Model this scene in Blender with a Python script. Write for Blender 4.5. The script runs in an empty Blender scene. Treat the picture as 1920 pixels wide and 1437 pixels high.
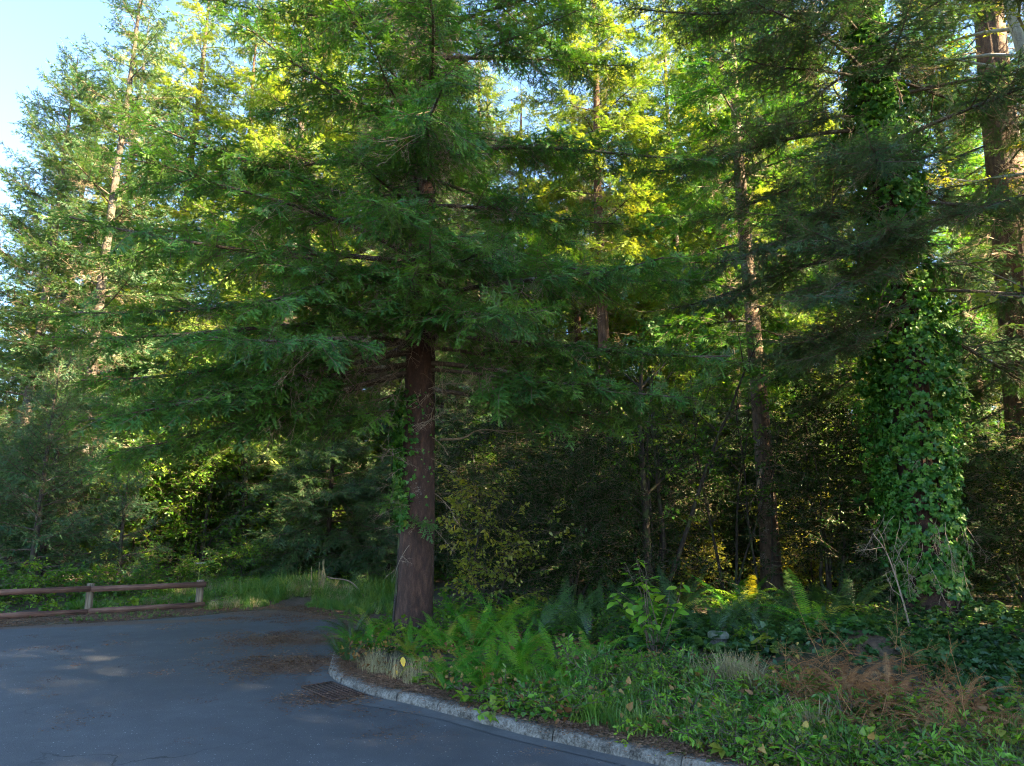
import bpy, math, random
import numpy as np
from math import radians, sin, cos, pi

# ------------------------------------------------------------------ camera, sky, sun, exposure
scene = bpy.context.scene
COL = scene.collection
PITCH = radians(11.8)
cam_d = bpy.data.cameras.new('camera')
cam_d.sensor_width = 36.0
cam_d.lens = 24.0
cam_d.clip_start = 0.05
cam_d.clip_end = 3000
cam = bpy.data.objects.new('camera', cam_d)
cam.location = (0, 0, 1.6)
cam.rotation_euler = (pi / 2 + PITCH, 0, 0)
COL.objects.link(cam)
scene.camera = cam

SUN_EL = radians(32)
SUN_AZ = (0.905, -0.425)          # horizontal direction towards the sun: from the right, a little behind the camera
world = bpy.data.worlds.new('World')
scene.world = world
world.use_nodes = True
wn = world.node_tree
wn.nodes.clear()
sky = wn.nodes.new('ShaderNodeTexSky')
sky.sky_type = 'NISHITA'
sky.sun_disc = False
sky.sun_elevation = SUN_EL
sky.sun_rotation = math.atan2(SUN_AZ[0], SUN_AZ[1])
sky.air_density = 1.0
sky.dust_density = 0.25
sky.ozone_density = 3.2
bg = wn.nodes.new('ShaderNodeBackground')
bg.inputs['Strength'].default_value = 0.05
wo = wn.nodes.new('ShaderNodeOutputWorld')
wn.links.new(sky.outputs[0], bg.inputs[0])
wn.links.new(bg.outputs[0], wo.inputs[0])

sun_d = bpy.data.lights.new('sun', 'SUN')
sun_d.energy = 5.0
sun_d.angle = radians(0.55)
sun_d.color = (1.0, 0.79, 0.47)
sun = bpy.data.objects.new('sun', sun_d)
from mathutils import Vector
sv = Vector((SUN_AZ[0] * cos(SUN_EL), SUN_AZ[1] * cos(SUN_EL), sin(SUN_EL)))
sun.rotation_euler = sv.to_track_quat('Z', 'Y').to_euler()
sun.location = (30, -5, 30)
COL.objects.link(sun)

vs = scene.view_settings
vs.view_transform = 'Standard'
vs.look = 'None'
vs.gamma = 1.0
vs.use_curve_mapping = False
vs.exposure = 4.0

cy = scene.cycles
cy.max_bounces = 7
cy.diffuse_bounces = 5
cy.glossy_bounces = 2
cy.transmission_bounces = 4
cy.transparent_max_bounces = 4
cy.caustics_reflective = False
cy.caustics_refractive = False
cy.sample_clamp_indirect = 8.0
cy.use_adaptive_sampling = True
cy.adaptive_threshold = 0.02
cy.use_denoising = True
try:
    cy.denoiser = 'OPENIMAGEDENOISE'
    cy.denoising_prefilter = 'NONE'
except Exception:
    pass
scene.render.film_transparent = False
cy.filter_width = 1.1

rng = np.random.default_rng(7)
UP = np.array([0., 0., 1.])


# ------------------------------------------------------------------ helpers: meshes
class MB:
    """collects triangles; tip is a per-vertex float the materials may read"""
    def __init__(self):
        self.v, self.f, self.m, self.t, self.n = [], [], [], [], 0

    def add(self, v, f, mat=0, tip=0.0):
        v = np.asarray(v, float).reshape(-1, 3)
        f = np.asarray(f, int).reshape(-1, 3)
        self.v.append(v)
        self.f.append(f + self.n)
        self.m.append(np.full(len(f), mat, int))
        self.t.append(np.broadcast_to(np.asarray(tip, float), (len(v),)))
        self.n += len(v)

    def add_mb(self, o, R=np.eye(3), loc=(0, 0, 0), s=1.0, mat=None):
        v, f, m, t = o.arrays()
        self.v.append((v * s) @ R.T + np.asarray(loc))
        self.f.append(f + self.n)
        self.m.append(m if mat is None else np.full(len(f), mat, int))
        self.t.append(t)
        self.n += len(v)

    def arrays(self):
        return (np.concatenate(self.v), np.concatenate(self.f), np.concatenate(self.m), np.concatenate(self.t))

    def mesh(self, name, mats, smooth=False):
        v, f, m, t = self.arrays()
        me = bpy.data.meshes.new(name)
        me.vertices.add(len(v))
        me.vertices.foreach_set('co', v.astype(np.float32).ravel())
        me.loops.add(len(f) * 3)
        me.loops.foreach_set('vertex_index', f.astype(np.int32).ravel())
        me.polygons.add(len(f))
        me.polygons.foreach_set('loop_start', np.arange(0, len(f) * 3, 3, dtype=np.int32))
        for x in mats:
            me.materials.append(x)
        me.polygons.foreach_set('material_index', m.astype(np.int32))
        if smooth:
            me.polygons.foreach_set('use_smooth', np.ones(len(f), bool))
        a = me.attributes.new('tip', 'FLOAT', 'POINT')
        a.data.foreach_set('value', t.astype(np.float32))
        me.update(calc_edges=True)
        return me

    def build(self, name, mats, parent=None, smooth=False, link=True):
        if not isinstance(mats, (list, tuple)):
            mats = [mats]
        return link_obj(name, self.mesh(name, mats, smooth), parent, link)


def link_obj(name, data, parent=None, link=True):
    o = bpy.data.objects.new(name, data)
    if link:
        COL.objects.link(o)
    if parent is not None:
        o.parent = parent
    return o


def tag(o, label=None, cat=None, group=None, kind=None):
    if label:
        o['label'] = label
    if cat:
        o['category'] = cat
    if group:
        o['group'] = group
    if kind:
        o['kind'] = kind
    return o


def thing(name, label, cat, loc=(0, 0, 0), group=None, rz=0.0):
    o = bpy.data.objects.new(name, None)
    o.empty_display_size = 0.2
    o.location = loc
    o.rotation_euler = (0, 0, rz)
    COL.objects.link(o)
    return tag(o, label, cat, group)


def copy_tree(o, parent=None, **kw):
    c = o.copy()
    COL.objects.link(c)
    c.parent = parent
    for ch in o.children:
        copy_tree(ch, c)
    return c


def norm(v):
    v = np.asarray(v, float)
    return v / (np.linalg.norm(v, axis=-1, keepdims=True) + 1e-12)


def frame(x, up=UP):
    """rotation whose columns are x, y, z with z as near to up as x allows"""
    x = norm(x)
    y = np.cross(up, x)
    if np.linalg.norm(y) < 1e-4:
        y = np.array([0., 1., 0.])
    y = norm(y)
    return np.stack([x, y, np.cross(x, y)], 1)


def rotx(a):
    return np.array([[1, 0, 0], [0, cos(a), -sin(a)], [0, sin(a), cos(a)]])


def roty(a):
    return np.array([[cos(a), 0, sin(a)], [0, 1, 0], [-sin(a), 0, cos(a)]])


def rotz(a):
    return np.array([[cos(a), -sin(a), 0], [sin(a), cos(a), 0], [0, 0, 1]])


def euler_of(R):
    R = np.asarray(R)
    return np.stack([np.arctan2(R[..., 2, 1], R[..., 2, 2]), np.arcsin(np.clip(-R[..., 2, 0], -1, 1)),
                     np.arctan2(R[..., 1, 0], R[..., 0, 0])], -1)


def tube(pts, rad, seg=6, cap=True, wob=None):
    pts = np.asarray(pts, float)
    n = len(pts)
    rad = np.broadcast_to(np.asarray(rad, float), (n,))
    tan = norm(np.gradient(pts, axis=0))
    ref = np.array([1., 0., 0.]) if abs(tan[0][0]) < 0.8 else np.array([0., 1., 0.])
    a = norm(ref - tan * (tan @ ref)[:, None])
    b = np.cross(tan, a)
    th = np.arange(seg) * 2 * pi / seg
    r = rad[:, None] * np.ones((n, seg))
    if wob is not None:
        r = r * wob
    v = pts[:, None] + r[..., None] * (a[:, None] * np.cos(th)[None, :, None] + b[:, None] * np.sin(th)[None, :, None])
    i = np.arange(n - 1)[:, None] * seg
    j = np.arange(seg)[None]
    k = (j + 1) % seg
    q = np.stack([i + j, i + k, i + seg + k, i + seg + j], -1).reshape(-1, 4)
    f = np.concatenate([q[:, [0, 1, 2]], q[:, [0, 2, 3]]])
    v = v.reshape(-1, 3)
    if cap:
        v = np.concatenate([v, pts[-1:], pts[:1]])
        e = (n - 1) * seg
        f = np.concatenate([f, np.stack([e + j[0], e + k[0], np.full(seg, n * seg)], 1),
                            np.stack([k[0], j[0], np.full(seg, n * seg + 1)], 1)])
    return v, f


def box(lo, hi):
    x0, y0, z0 = lo
    x1, y1, z1 = hi
    v = [(x0, y0, z0), (x1, y0, z0), (x1, y1, z0), (x0, y1, z0), (x0, y0, z1), (x1, y0, z1), (x1, y1, z1), (x0, y1, z1)]
    q = [(0, 3, 2, 1), (4, 5, 6, 7), (0, 1, 5, 4), (1, 2, 6, 5), (2, 3, 7, 6), (3, 0, 4, 7)]
    f = [t for a, b, c, d in q for t in ((a, b, c), (a, c, d))]
    return np.array(v, float), np.array(f)


def vnoise(p, seed=0):
    """cheap smooth pseudo-noise from sums of sines, about -1..1"""
    r = np.random.default_rng(seed)
    p = np.asarray(p, float)
    out = np.zeros(p.shape[:-1])
    for k in range(7):
        d = r.normal(size=p.shape[-1]) * (0.6 + 0.35 * k)
        out += np.sin(p @ d + r.uniform(0, 6.28)) / (1 + 0.35 * k)
    return out / 2.6


def catmull(P, per=12):
    P = np.asarray(P, float)
    Q = np.concatenate([[2 * P[0] - P[1]], P, [2 * P[-1] - P[-2]]])
    out = []
    for i in range(1, len(Q) - 2):
        t = np.linspace(0, 1, per, endpoint=False)[:, None]
        a, b, c, d = Q[i - 1:i + 3]
        out.append(0.5 * (2 * b + (c - a) * t + (2 * a - 5 * b + 4 * c - d) * t ** 2 + (3 * b - a - 3 * c + d) * t ** 3))
    return np.concatenate(out + [P[-1:]])


# ------------------------------------------------------------------ helpers: materials
def nt_of(name):
    m = bpy.data.materials.new(name)
    m.use_nodes = True
    t = m.node_tree
    t.nodes.clear()
    out = t.nodes.new('ShaderNodeOutputMaterial')
    return m, t, out


class N:
    def __init__(self, t):
        self.t = t

    def __call__(self, kind, **kw):
        n = self.t.nodes.new('ShaderNode' + kind)
        for k, v in kw.items():
            if k.startswith('i_'):
                n.inputs[k[2:].replace('_', ' ')].default_value = v
            else:
                setattr(n, k, v)
        return n

    def link(self, a, b):
        self.t.links.new(a, b)

    def ramp(self, fac, stops):
        r = self('ValToRGB')
        e = r.color_ramp.elements
        while len(e) < len(stops):
            e.new(0.5)
        for x, (p, c) in zip(e, stops):
            x.position = p
            x.color = (*c, 1) if len(c) == 3 else c
        self.link(fac, r.inputs[0])
        return r.outputs[0]

    def mix(self, fac, a, b, mode='MIX'):
        m = self('MixRGB', blend_type=mode)
        for s, x in zip(m.inputs, (fac, a, b)):
            if hasattr(x, 'links') or hasattr(x, 'is_linked'):
                self.link(x, s)
            elif isinstance(x, (int, float)):
                s.default_value = x
            else:
                s.default_value = (*x, 1)
        return m.outputs[0]

    def math(self, op, a, b=0.0, clamp=False):
        m = self('Math', operation=op, use_clamp=clamp)
        for s, x in zip(m.inputs, (a, b)):
            if isinstance(x, (int, float)):
                s.default_value = x
            else:
                self.link(x, s)
        return m.outputs[0]

    def noise(self, vec, scale, detail=4, rough=0.55):
        n = self('TexNoise')
        n.inputs['Scale'].default_value = scale
        n.inputs['Detail'].default_value = detail
        n.inputs['Roughness'].default_value = rough
        self.link(vec, n.inputs['Vector'])
        return n.outputs['Fac']

    def pos(self):
        return self('NewGeometry').outputs['Position']

    def objco(self):
        return self('TexCoord').outputs['Object']


def leaf_mat(name, stops, trans=0.35, gloss=0.05, rough=0.45, tipcol=None, trans_col=None, per='inst'):
    """thin leaf or needle: diffuse + translucent, a little sheen; the hue varies from instance to instance"""
    m, t, out = nt_of(name)
    n = N(t)
    oi = n('ObjectInfo')
    fac = oi.outputs['Random']
    ns = n.noise(n.pos(), 2.2, 2)
    fac = n.math('ADD', n.math('MULTIPLY', fac, 0.65), n.math('MULTIPLY', ns, 0.35))
    if per == 'face':
        at = n('Attribute', attribute_name='tip')
        fac = n.math('ADD', n.math('MULTIPLY', at.outputs['Fac'], 0.6), n.math('MULTIPLY', fac, 0.4))
    col = n.ramp(fac, stops)
    if tipcol is not None:
        at = n('Attribute', attribute_name='tip')
        col = n.mix(at.outputs['Fac'], col, tipcol)
    d = n('BsdfDiffuse')
    n.link(col, d.inputs[0])
    tr = n('BsdfTranslucent')
    tc = n.mix(1.0, col, trans_col or (1.5, 1.35, 0.55), 'MULTIPLY')
    n.link(tc, tr.inputs[0])
    mx = n('MixShader')
    mx.inputs[0].default_value = trans
    n.link(d.outputs[0], mx.inputs[1])
    n.link(tr.outputs[0], mx.inputs[2])
    g = n('BsdfGlossy')
    g.inputs['Roughness'].default_value = rough
    g.inputs[0].default_value = (1, 1, 1, 1)
    mx2 = n('MixShader')
    mx2.inputs[0].default_value = gloss
    n.link(mx.outputs[0], mx2.inputs[1])
    n.link(g.outputs[0], mx2.inputs[2])
    n.link(mx2.outputs[0], out.inputs[0])
    return m


def principled(name):
    m, t, out = nt_of(name)
    n = N(t)
    p = n('BsdfPrincipled')
    n.link(p.outputs[0], out.inputs[0])
    return m, n, p


def bark_mat(name, dark, mid, light, lichen=0.0, vscale=6.0, bump=0.6, lich_col=(0.30, 0.31, 0.27), moss=0.0):
    m, n, p = principled(name)
    co = n.objco()
    mp = n('Mapping')
    mp.inputs['Scale'].default_value = (1, 1, 0.3)
    n.link(co, mp.inputs[0])
    a = n.noise(mp.outputs[0], vscale * 2.6, 6, 0.65)
    b = n.noise(co, vscale * 0.35, 4)
    c = n.noise(co, vscale * 9, 3)
    f = n.math('ADD', n.math('MULTIPLY', a, 0.75), n.math('MULTIPLY', c, 0.25))
    col = n.ramp(f, [(0.32, dark), (0.5, mid), (0.68, light)])
    if lichen > 0:
        mask = n.ramp(n.math('ADD', n.math('MULTIPLY', b, 0.6), n.math('MULTIPLY', c, 0.4)),
                      [(0.62 - 0.25 * lichen, (0, 0, 0)), (0.70 - 0.2 * lichen, (1, 1, 1))])
        col = n.mix(n.math('MULTIPLY', mask, 0.8), col, lich_col)
    if moss > 0:
        b2 = n.noise(co, vscale * 0.5, 5)
        mask = n.ramp(b2, [(0.58 - 0.2 * moss, (0, 0, 0)), (0.66 - 0.1 * moss, (1, 1, 1))])
        col = n.mix(n.math('MULTIPLY', mask, 0.7), col, (0.06, 0.09, 0.02))
    n.link(col, p.inputs['Base Color'])
    p.inputs['Roughness'].default_value = 0.9
    bu = n('Bump')
    bu.inputs['Strength'].default_value = bump
    bu.inputs['Distance'].default_value = 0.03
    n.link(f, bu.inputs['Height'])
    n.link(bu.outputs[0], p.inputs['Normal'])
    return m


M = {}
M['fir'] = leaf_mat('fir_needles', [(0.15, (0.022, 0.115, 0.026)), (0.5, (0.040, 0.175, 0.022)), (0.85, (0.105, 0.230, 0.020))],
                    0.40, 0.03, 0.5, tipcol=(0.19, 0.33, 0.05))
M['spruce'] = leaf_mat('spruce_needles', [(0.15, (0.026, 0.090, 0.044)), (0.5, (0.042, 0.122, 0.044)), (0.85, (0.080, 0.155, 0.038))],
                       0.38, 0.03, 0.5, tipcol=(0.12, 0.22, 0.08))
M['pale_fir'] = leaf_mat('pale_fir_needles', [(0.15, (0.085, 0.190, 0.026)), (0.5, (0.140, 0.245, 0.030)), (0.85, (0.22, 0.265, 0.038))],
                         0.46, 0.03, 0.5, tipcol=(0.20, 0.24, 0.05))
M['dark_fir'] = leaf_mat('dark_fir_needles', [(0.15, (0.026, 0.080, 0.034)), (0.5, (0.040, 0.115, 0.038)), (0.85, (0.065, 0.140, 0.032))],
                         0.38, 0.03, 0.5, tipcol=(0.09, 0.18, 0.04))
M['twig'] = bark_mat('twig_bark', (0.05, 0.035, 0.022), (0.10, 0.07, 0.045), (0.17, 0.13, 0.09), vscale=14, bump=0.2)
M['dead_twig'] = bark_mat('dead_twig_bark', (0.14, 0.10, 0.07), (0.25, 0.185, 0.125), (0.38, 0.30, 0.22), vscale=14, bump=0.2)
M['bark_main'] = bark_mat('reddish_fir_bark', (0.010, 0.005, 0.003), (0.036, 0.015, 0.009), (0.090, 0.044, 0.026), 0.05, 7, 0.8)
M['bark_grey'] = bark_mat('grey_lichen_bark', (0.022, 0.017, 0.013), (0.055, 0.043, 0.034), (0.12, 0.098, 0.078), 0.2, 7, 0.7)
M['bark_brown'] = bark_mat('brown_lichen_bark', (0.025, 0.014, 0.009), (0.070, 0.042, 0.026), (0.15, 0.095, 0.062), 0.25, 7, 0.7)
M['bark_red'] = bark_mat('redwood_bark', (0.022, 0.011, 0.007), (0.070, 0.034, 0.020), (0.15, 0.083, 0.050), 0.05, 5, 1.0)
M['bark_dark'] = bark_mat('dark_stem_bark', (0.010, 0.007, 0.005), (0.024, 0.017, 0.012), (0.055, 0.040, 0.028), 0.1, 9, 0.5, moss=0.3)
M['bark_pale'] = bark_mat('pale_alder_bark', (0.14, 0.12, 0.10), (0.30, 0.28, 0.25), (0.45, 0.43, 0.40), 0.5, 5, 0.3)
M['branch'] = bark_mat('branch_bark', (0.025, 0.017, 0.011), (0.06, 0.042, 0.03), (0.12, 0.095, 0.07), 0.2, 10, 0.4)
M['ivy'] = leaf_mat('ivy_leaves', [(0.1, (0.020, 0.090, 0.018)), (0.45, (0.045, 0.150, 0.022)), (0.78, (0.085, 0.205, 0.024)), (0.97, (0.24, 0.24, 0.03))],
                    0.34, 0.02, 0.4)
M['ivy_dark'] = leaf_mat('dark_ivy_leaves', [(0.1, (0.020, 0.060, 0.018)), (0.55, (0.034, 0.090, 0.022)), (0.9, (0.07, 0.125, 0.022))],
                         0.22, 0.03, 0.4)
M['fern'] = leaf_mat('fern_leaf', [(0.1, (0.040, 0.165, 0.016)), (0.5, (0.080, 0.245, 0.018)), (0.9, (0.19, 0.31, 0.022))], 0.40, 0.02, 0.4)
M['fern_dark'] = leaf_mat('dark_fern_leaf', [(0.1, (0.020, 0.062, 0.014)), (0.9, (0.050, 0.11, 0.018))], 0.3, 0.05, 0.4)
M['dead_fern'] = leaf_mat('dead_fern_leaf', [(0.1, (0.18, 0.070, 0.022)), (0.5, (0.30, 0.130, 0.045)), (0.9, (0.40, 0.22, 0.095))], 0.25, 0.02, 0.6,
                          trans_col=(1.1, 0.9, 0.7))
M['leaf'] = leaf_mat('broad_leaf', [(0.1, (0.038, 0.120, 0.014)), (0.5, (0.075, 0.190, 0.018)), (0.9, (0.19, 0.27, 0.022))], 0.42, 0.02, 0.4)
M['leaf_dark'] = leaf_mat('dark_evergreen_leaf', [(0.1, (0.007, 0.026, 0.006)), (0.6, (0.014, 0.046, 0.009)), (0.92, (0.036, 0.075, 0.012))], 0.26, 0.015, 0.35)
M['leaf_light'] = leaf_mat('light_green_leaf', [(0.1, (0.085, 0.23, 0.024)), (0.5, (0.140, 0.31, 0.030)), (0.9, (0.25, 0.37, 0.034))], 0.40, 0.02, 0.4)
M['leaf_yellow'] = leaf_mat('yellow_green_leaf', [(0.1, (0.14, 0.20, 0.030)), (0.5, (0.20, 0.24, 0.030)), (0.9, (0.30, 0.27, 0.035))], 0.45, 0.03, 0.4)
M['grass'] = leaf_mat('grass_blade', [(0.1, (0.045, 0.13, 0.018)), (0.5, (0.085, 0.19, 0.022)), (0.9, (0.19, 0.24, 0.040))], 0.36, 0.03, 0.5)
M['dry_grass'] = leaf_mat('dry_grass_blade', [(0.1, (0.24, 0.19, 0.09)), (0.5, (0.34, 0.28, 0.15)), (0.9, (0.30, 0.29, 0.13))], 0.3, 0.02, 0.6,
                          trans_col=(1.1, 1.0, 0.75))
M['petal_white'] = leaf_mat('white_petal', [(0.1, (0.75, 0.74, 0.70)), (0.9, (0.8, 0.8, 0.76))], 0.3, 0.02, 0.6, trans_col=(1, 1, 1))
M['petal_yellow'] = leaf_mat('yellow_leaf', [(0.1, (0.65, 0.40, 0.02)), (0.9, (0.72, 0.48, 0.03))], 0.3, 0.03, 0.5, trans_col=(1, 1, 1))
M['litter'] = leaf_mat('fallen_needle', [(0.1, (0.085, 0.045, 0.026)), (0.5, (0.14, 0.072, 0.040)), (0.9, (0.23, 0.14, 0.075))], 0.1, 0.02, 0.6,
                       trans_col=(1, .9, .8))


# ------------------------------------------------------------------ geometry-node scatter: one object holding uncountable small leaves
def src(mb, name, mats):
    return mb.build(name, mats, link=False)


_groups = {}


def scatter_group(kit_name, kit):
    if kit_name in _groups:
        return _groups[kit_name]
    g = bpy.data.node_groups.new('scatter_' + kit_name, 'GeometryNodeTree')
    g.interface.new_socket('Geometry', in_out='INPUT', socket_type='NodeSocketGeometry')
    g.interface.new_socket('Geometry', in_out='OUTPUT', socket_type='NodeSocketGeometry')
    nn, ll = g.nodes, g.links
    gi, go = nn.new('NodeGroupInput'), nn.new('NodeGroupOutput')
    jn = nn.new('GeometryNodeJoinGeometry')
    for o in kit:
        oi = nn.new('GeometryNodeObjectInfo')
        oi.inputs['Object'].default_value = o
        gt = nn.new('GeometryNodeGeometryToInstance')
        ll.new(oi.outputs['Geometry'], gt.inputs[0])
        ll.new(gt.outputs[0], jn.inputs[0])
    ip = nn.new('GeometryNodeInstanceOnPoints')
    ip.inputs['Pick Instance'].default_value = True

    def attr(name, kind):
        a = nn.new('GeometryNodeInputNamedAttribute')
        a.data_type = kind
        a.inputs['Name'].default_value = name
        return a.outputs['Attribute']
    ll.new(gi.outputs[0], ip.inputs['Points'])
    ll.new(jn.outputs[0], ip.inputs['Instance'])
    ll.new(attr('pick', 'INT'), ip.inputs['Instance Index'])
    ll.new(attr('rot', 'FLOAT_VECTOR'), ip.inputs['Rotation'])
    ll.new(attr('scl', 'FLOAT'), ip.inputs['Scale'])
    ll.new(ip.outputs[0], go.inputs[0])
    _groups[kit_name] = g
    return g


KITS = {}


def kit(name, objs):
    KITS[name] = objs


def scatter(name, kit_name, P, R, S, parent=None, pick=None, r=None):
    """P (n,3) points in the parent's frame, R (n,3,3) or eulers (n,3), S (n,) scales"""
    P = np.asarray(P, float).reshape(-1, 3)
    R = np.asarray(R, float)
    E = euler_of(R) if R.ndim == 3 else R
    r = r or rng
    objs = KITS[kit_name]
    if pick is None:
        pick = r.integers(0, len(objs), len(P))
    me = bpy.data.meshes.new(name)
    me.vertices.add(len(P))
    me.vertices.foreach_set('co', P.astype(np.float32).ravel())
    for nm, ty, da, key in (('rot', 'FLOAT_VECTOR', E, 'vector'), ('scl', 'FLOAT', np.asarray(S, float), 'value'), ('pick', 'INT', np.asarray(pick), 'value')):
        a = me.attributes.new(nm, ty, 'POINT')
        a.data.foreach_set(key, (da.astype(np.int32) if ty == 'INT' else da.astype(np.float32)).ravel())
    for mt in objs[0].data.materials:
        me.materials.append(mt)
    o = link_obj(name, me, parent)
    md = o.modifiers.new('scatter', 'NODES')
    md.node_group = scatter_group(kit_name, objs)
    return o


# ------------------------------------------------------------------ foliage kits
def needle_twig(mb, p0, d, up, length, dens, nl, nw, r, curve=0.0, tip0=0.0, wood=0.004, rows=2):
    """a twig from p0 along d with rows of needles; each needle one narrow triangle"""
    d = norm(d)
    side = norm(np.cross(up, d))
    n = max(3, int(length * dens))
    s = np.linspace(0.03, 1, n)
    ax = p0 + d * (s * length)[:, None] - up * (curve * s ** 2 * length)[:, None]
    for k in range(rows):
        sg = 1 if k % 2 == 0 else -1
        lift = (0.25 if k < 2 else 0.9)
        a = np.radians(r.uniform(42, 68, n))
        nd = d * np.cos(a)[:, None] + side * (sg * np.sin(a))[:, None] + up * (lift * r.uniform(0.1, 1.0, n) - (0.1 if k < 2 else 0))[:, None]
        nd = norm(nd)
        L = nl * r.uniform(0.75, 1.15, n) * np.where(s > 0.85, 1.15 - s * 0.35, 1)
        w = d * (nw * 0.5)
        v = np.stack([ax - w, ax + w, ax + nd * L[:, None]], 1).reshape(-1, 3)
        f = np.arange(3 * n).reshape(-1, 3)
        tip = np.repeat(np.clip((s - 0.55) * 1.6, 0, 1) * 0.5 + tip0, 3)
        mb.add(v, f, 0, np.clip(tip, 0, 1))
    e = ax[-1]
    w = side * wood
    mb.add([p0 - w, p0 + w, e, p0 - up * wood, p0 + up * wood, e], [(0, 1, 2), (3, 4, 5)], 1)


def make_bough(seed, dens=105, nl=0.030, nw=0.008, width=0.42, sub=True, droop=0.12, upturn=0.0, step=0.085, rows=2):
    """flat conifer bough 1 m long along +X"""
    r = np.random.default_rng(seed)
    mb = MB()
    L = 1.0
    n = 9
    s = np.linspace(0, 1, n)
    yb = 0.05 * np.sin(s * r.uniform(2, 4) + r.uniform(0, 6)) * s
    zb = -droop * s ** 1.6 + upturn * s ** 3 + 0.03 * np.sin(s * 7 + r.uniform(0, 6)) * s
    ax = np.stack([s * L, yb, zb], 1)
    v, f = tube(ax, 0.009 * (1 - 0.8 * s) + 0.0015, 4, cap=False)
    mb.add(v, f, 1)

    def at(q):
        return np.array([np.interp(q, s, ax[:, i]) for i in range(3)])
    q = 0.06
    sg = 1
    while q < 0.99:
        p = at(q)
        t = norm(at(min(q + 0.05, 1)) - at(max(q - 0.05, 0)))
        env = (min(1, 0.45 + q * 1.6)) * (1 - q) ** 0.7 + 0.12
        ln = width * env * r.uniform(0.75, 1.15)
        ln *= r.choice([0.55, 0.85, 1.0, 1.2])
        a = radians(r.uniform(32, 78)) * sg
        up = norm(np.cross(t, np.cross(UP, t)) + r.normal(0, 0.22, 3))
        d = t * cos(a) + np.cross(up, t) * sin(a) + up * r.normal(-0.12, 0.24)
        needle_twig(mb, p, d, up, ln, dens, nl, nw, r, curve=r.uniform(-0.1, 0.35), rows=rows)
        if sub and ln > 0.12:
            d = norm(d)
            k = 0.22
            ss = 1
            while k < 0.9:
                pp = p + d * ln * k - up * 0.08 * k * k * ln
                aa = radians(r.uniform(25, 75)) * ss
                d2 = d * cos(aa) + np.cross(up, d) * sin(aa) + up * r.normal(0, 0.22)
                needle_twig(mb, pp, d2 - up * r.uniform(0, 0.15), up, (ln * 0.42 * (1.05 - k) + 0.03) * r.uniform(0.6, 1.35), dens, nl * 0.92, nw, r, 0.1, rows=rows)
                ss = -ss
                k += 0.075 / max(ln, 0.2)
        sg = -sg
        q += step * 0.5 * r.uniform(0.8, 1.2)
    needle_twig(mb, at(0.9), at(1) - at(0.9), UP, 0.16, dens, nl, nw, r, 0, 0.2, rows=rows)
    return mb


def make_dead(seed, L=1.0, fine=1.0):
    """leafless fine twiggy spray"""
    r = np.random.default_rng(seed)
    mb = MB()

    def grow(p, d, ln, rad, depth):
        n = 5
        pts = [p]
        dd = norm(d)
        for i in range(n):
            dd = norm(dd + r.normal(0, 0.12, 3) + np.array([0, 0, -0.05]))
            pts.append(pts[-1] + dd * ln / n)
        pts = np.array(pts)
        v, f = tube(pts, np.linspace(rad, rad * 0.35, n + 1), 3, cap=False)
        mb.add(v, f, 0)
        if depth > 0:
            for i in range(int(r.integers(5, 9))):
                q = r.uniform(0.15, 1.0)
                pp = np.array([np.interp(q * n, range(n + 1), pts[:, j]) for j in range(3)])
                side = norm(np.cross(dd, UP) * r.choice([-1, 1]) + r.normal(0, 0.35, 3))
                grow(pp, dd * 0.7 + side * 0.8, ln * r.uniform(0.25, 0.5) * (1.1 - 0.5 * q), rad * 0.5, depth - 1)
    grow(np.zeros(3), np.array([1., 0, 0.0]), L, 0.0085 * fine, 2)
    return mb


FIR = [M['fir'], M['twig']]
kit('fir', [src(make_bough(10 + i, rows=3, nl=0.032, nw=0.012, dens=80, step=0.11, droop=0.06 + 0.06 * (i % 3), width=0.36 + 0.04 * (i % 3)), 'fir_bough', FIR) for i in range(9)])
kit('dark_fir', [src(make_bough(20 + i, rows=3, droop=0.12 + 0.05 * i, width=0.38), 'dark_fir_bough', [M['dark_fir'], M['twig']]) for i in range(4)])
kit('spruce', [src(make_bough(30 + i, dens=95, nl=0.026, nw=0.008, width=0.36, droop=-0.03, upturn=0.14, rows=3), 'spruce_bough', [M['spruce'], M['twig']]) for i in range(5)])
kit('shoot', [src(make_bough(35 + i, dens=85, nl=0.034, nw=0.013, width=0.36, droop=-0.02, upturn=0.16, rows=3, step=0.17, sub=True), 'spruce_shoot', [M['spruce'], M['twig']]) for i in range(5)])
kit('far_fir', [src(make_bough(40 + i, dens=30, nl=0.070, nw=0.030, width=0.40, droop=0.12, step=0.15), 'far_fir_bough', [M['fir'], M['twig']]) for i in range(4)])
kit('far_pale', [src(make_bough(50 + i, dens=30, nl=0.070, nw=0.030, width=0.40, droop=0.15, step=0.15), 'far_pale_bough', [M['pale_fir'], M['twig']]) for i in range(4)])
kit('far_spruce', [src(make_bough(60 + i, dens=34, nl=0.058, nw=0.025, width=0.36, droop=0.02, upturn=0.08, step=0.15, rows=3), 'far_spruce_bough', [M['spruce'], M['twig']]) for i in range(4)])
kit('bracken_twig', [src(make_dead(75 + i, fine=0.8), 'bracken_twig', [M['dead_fern']]) for i in range(3)])
kit('dead', [src(make_dead(70 + i), 'dead_twig', [M['dead_twig']]) for i in range(4)])


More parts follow.
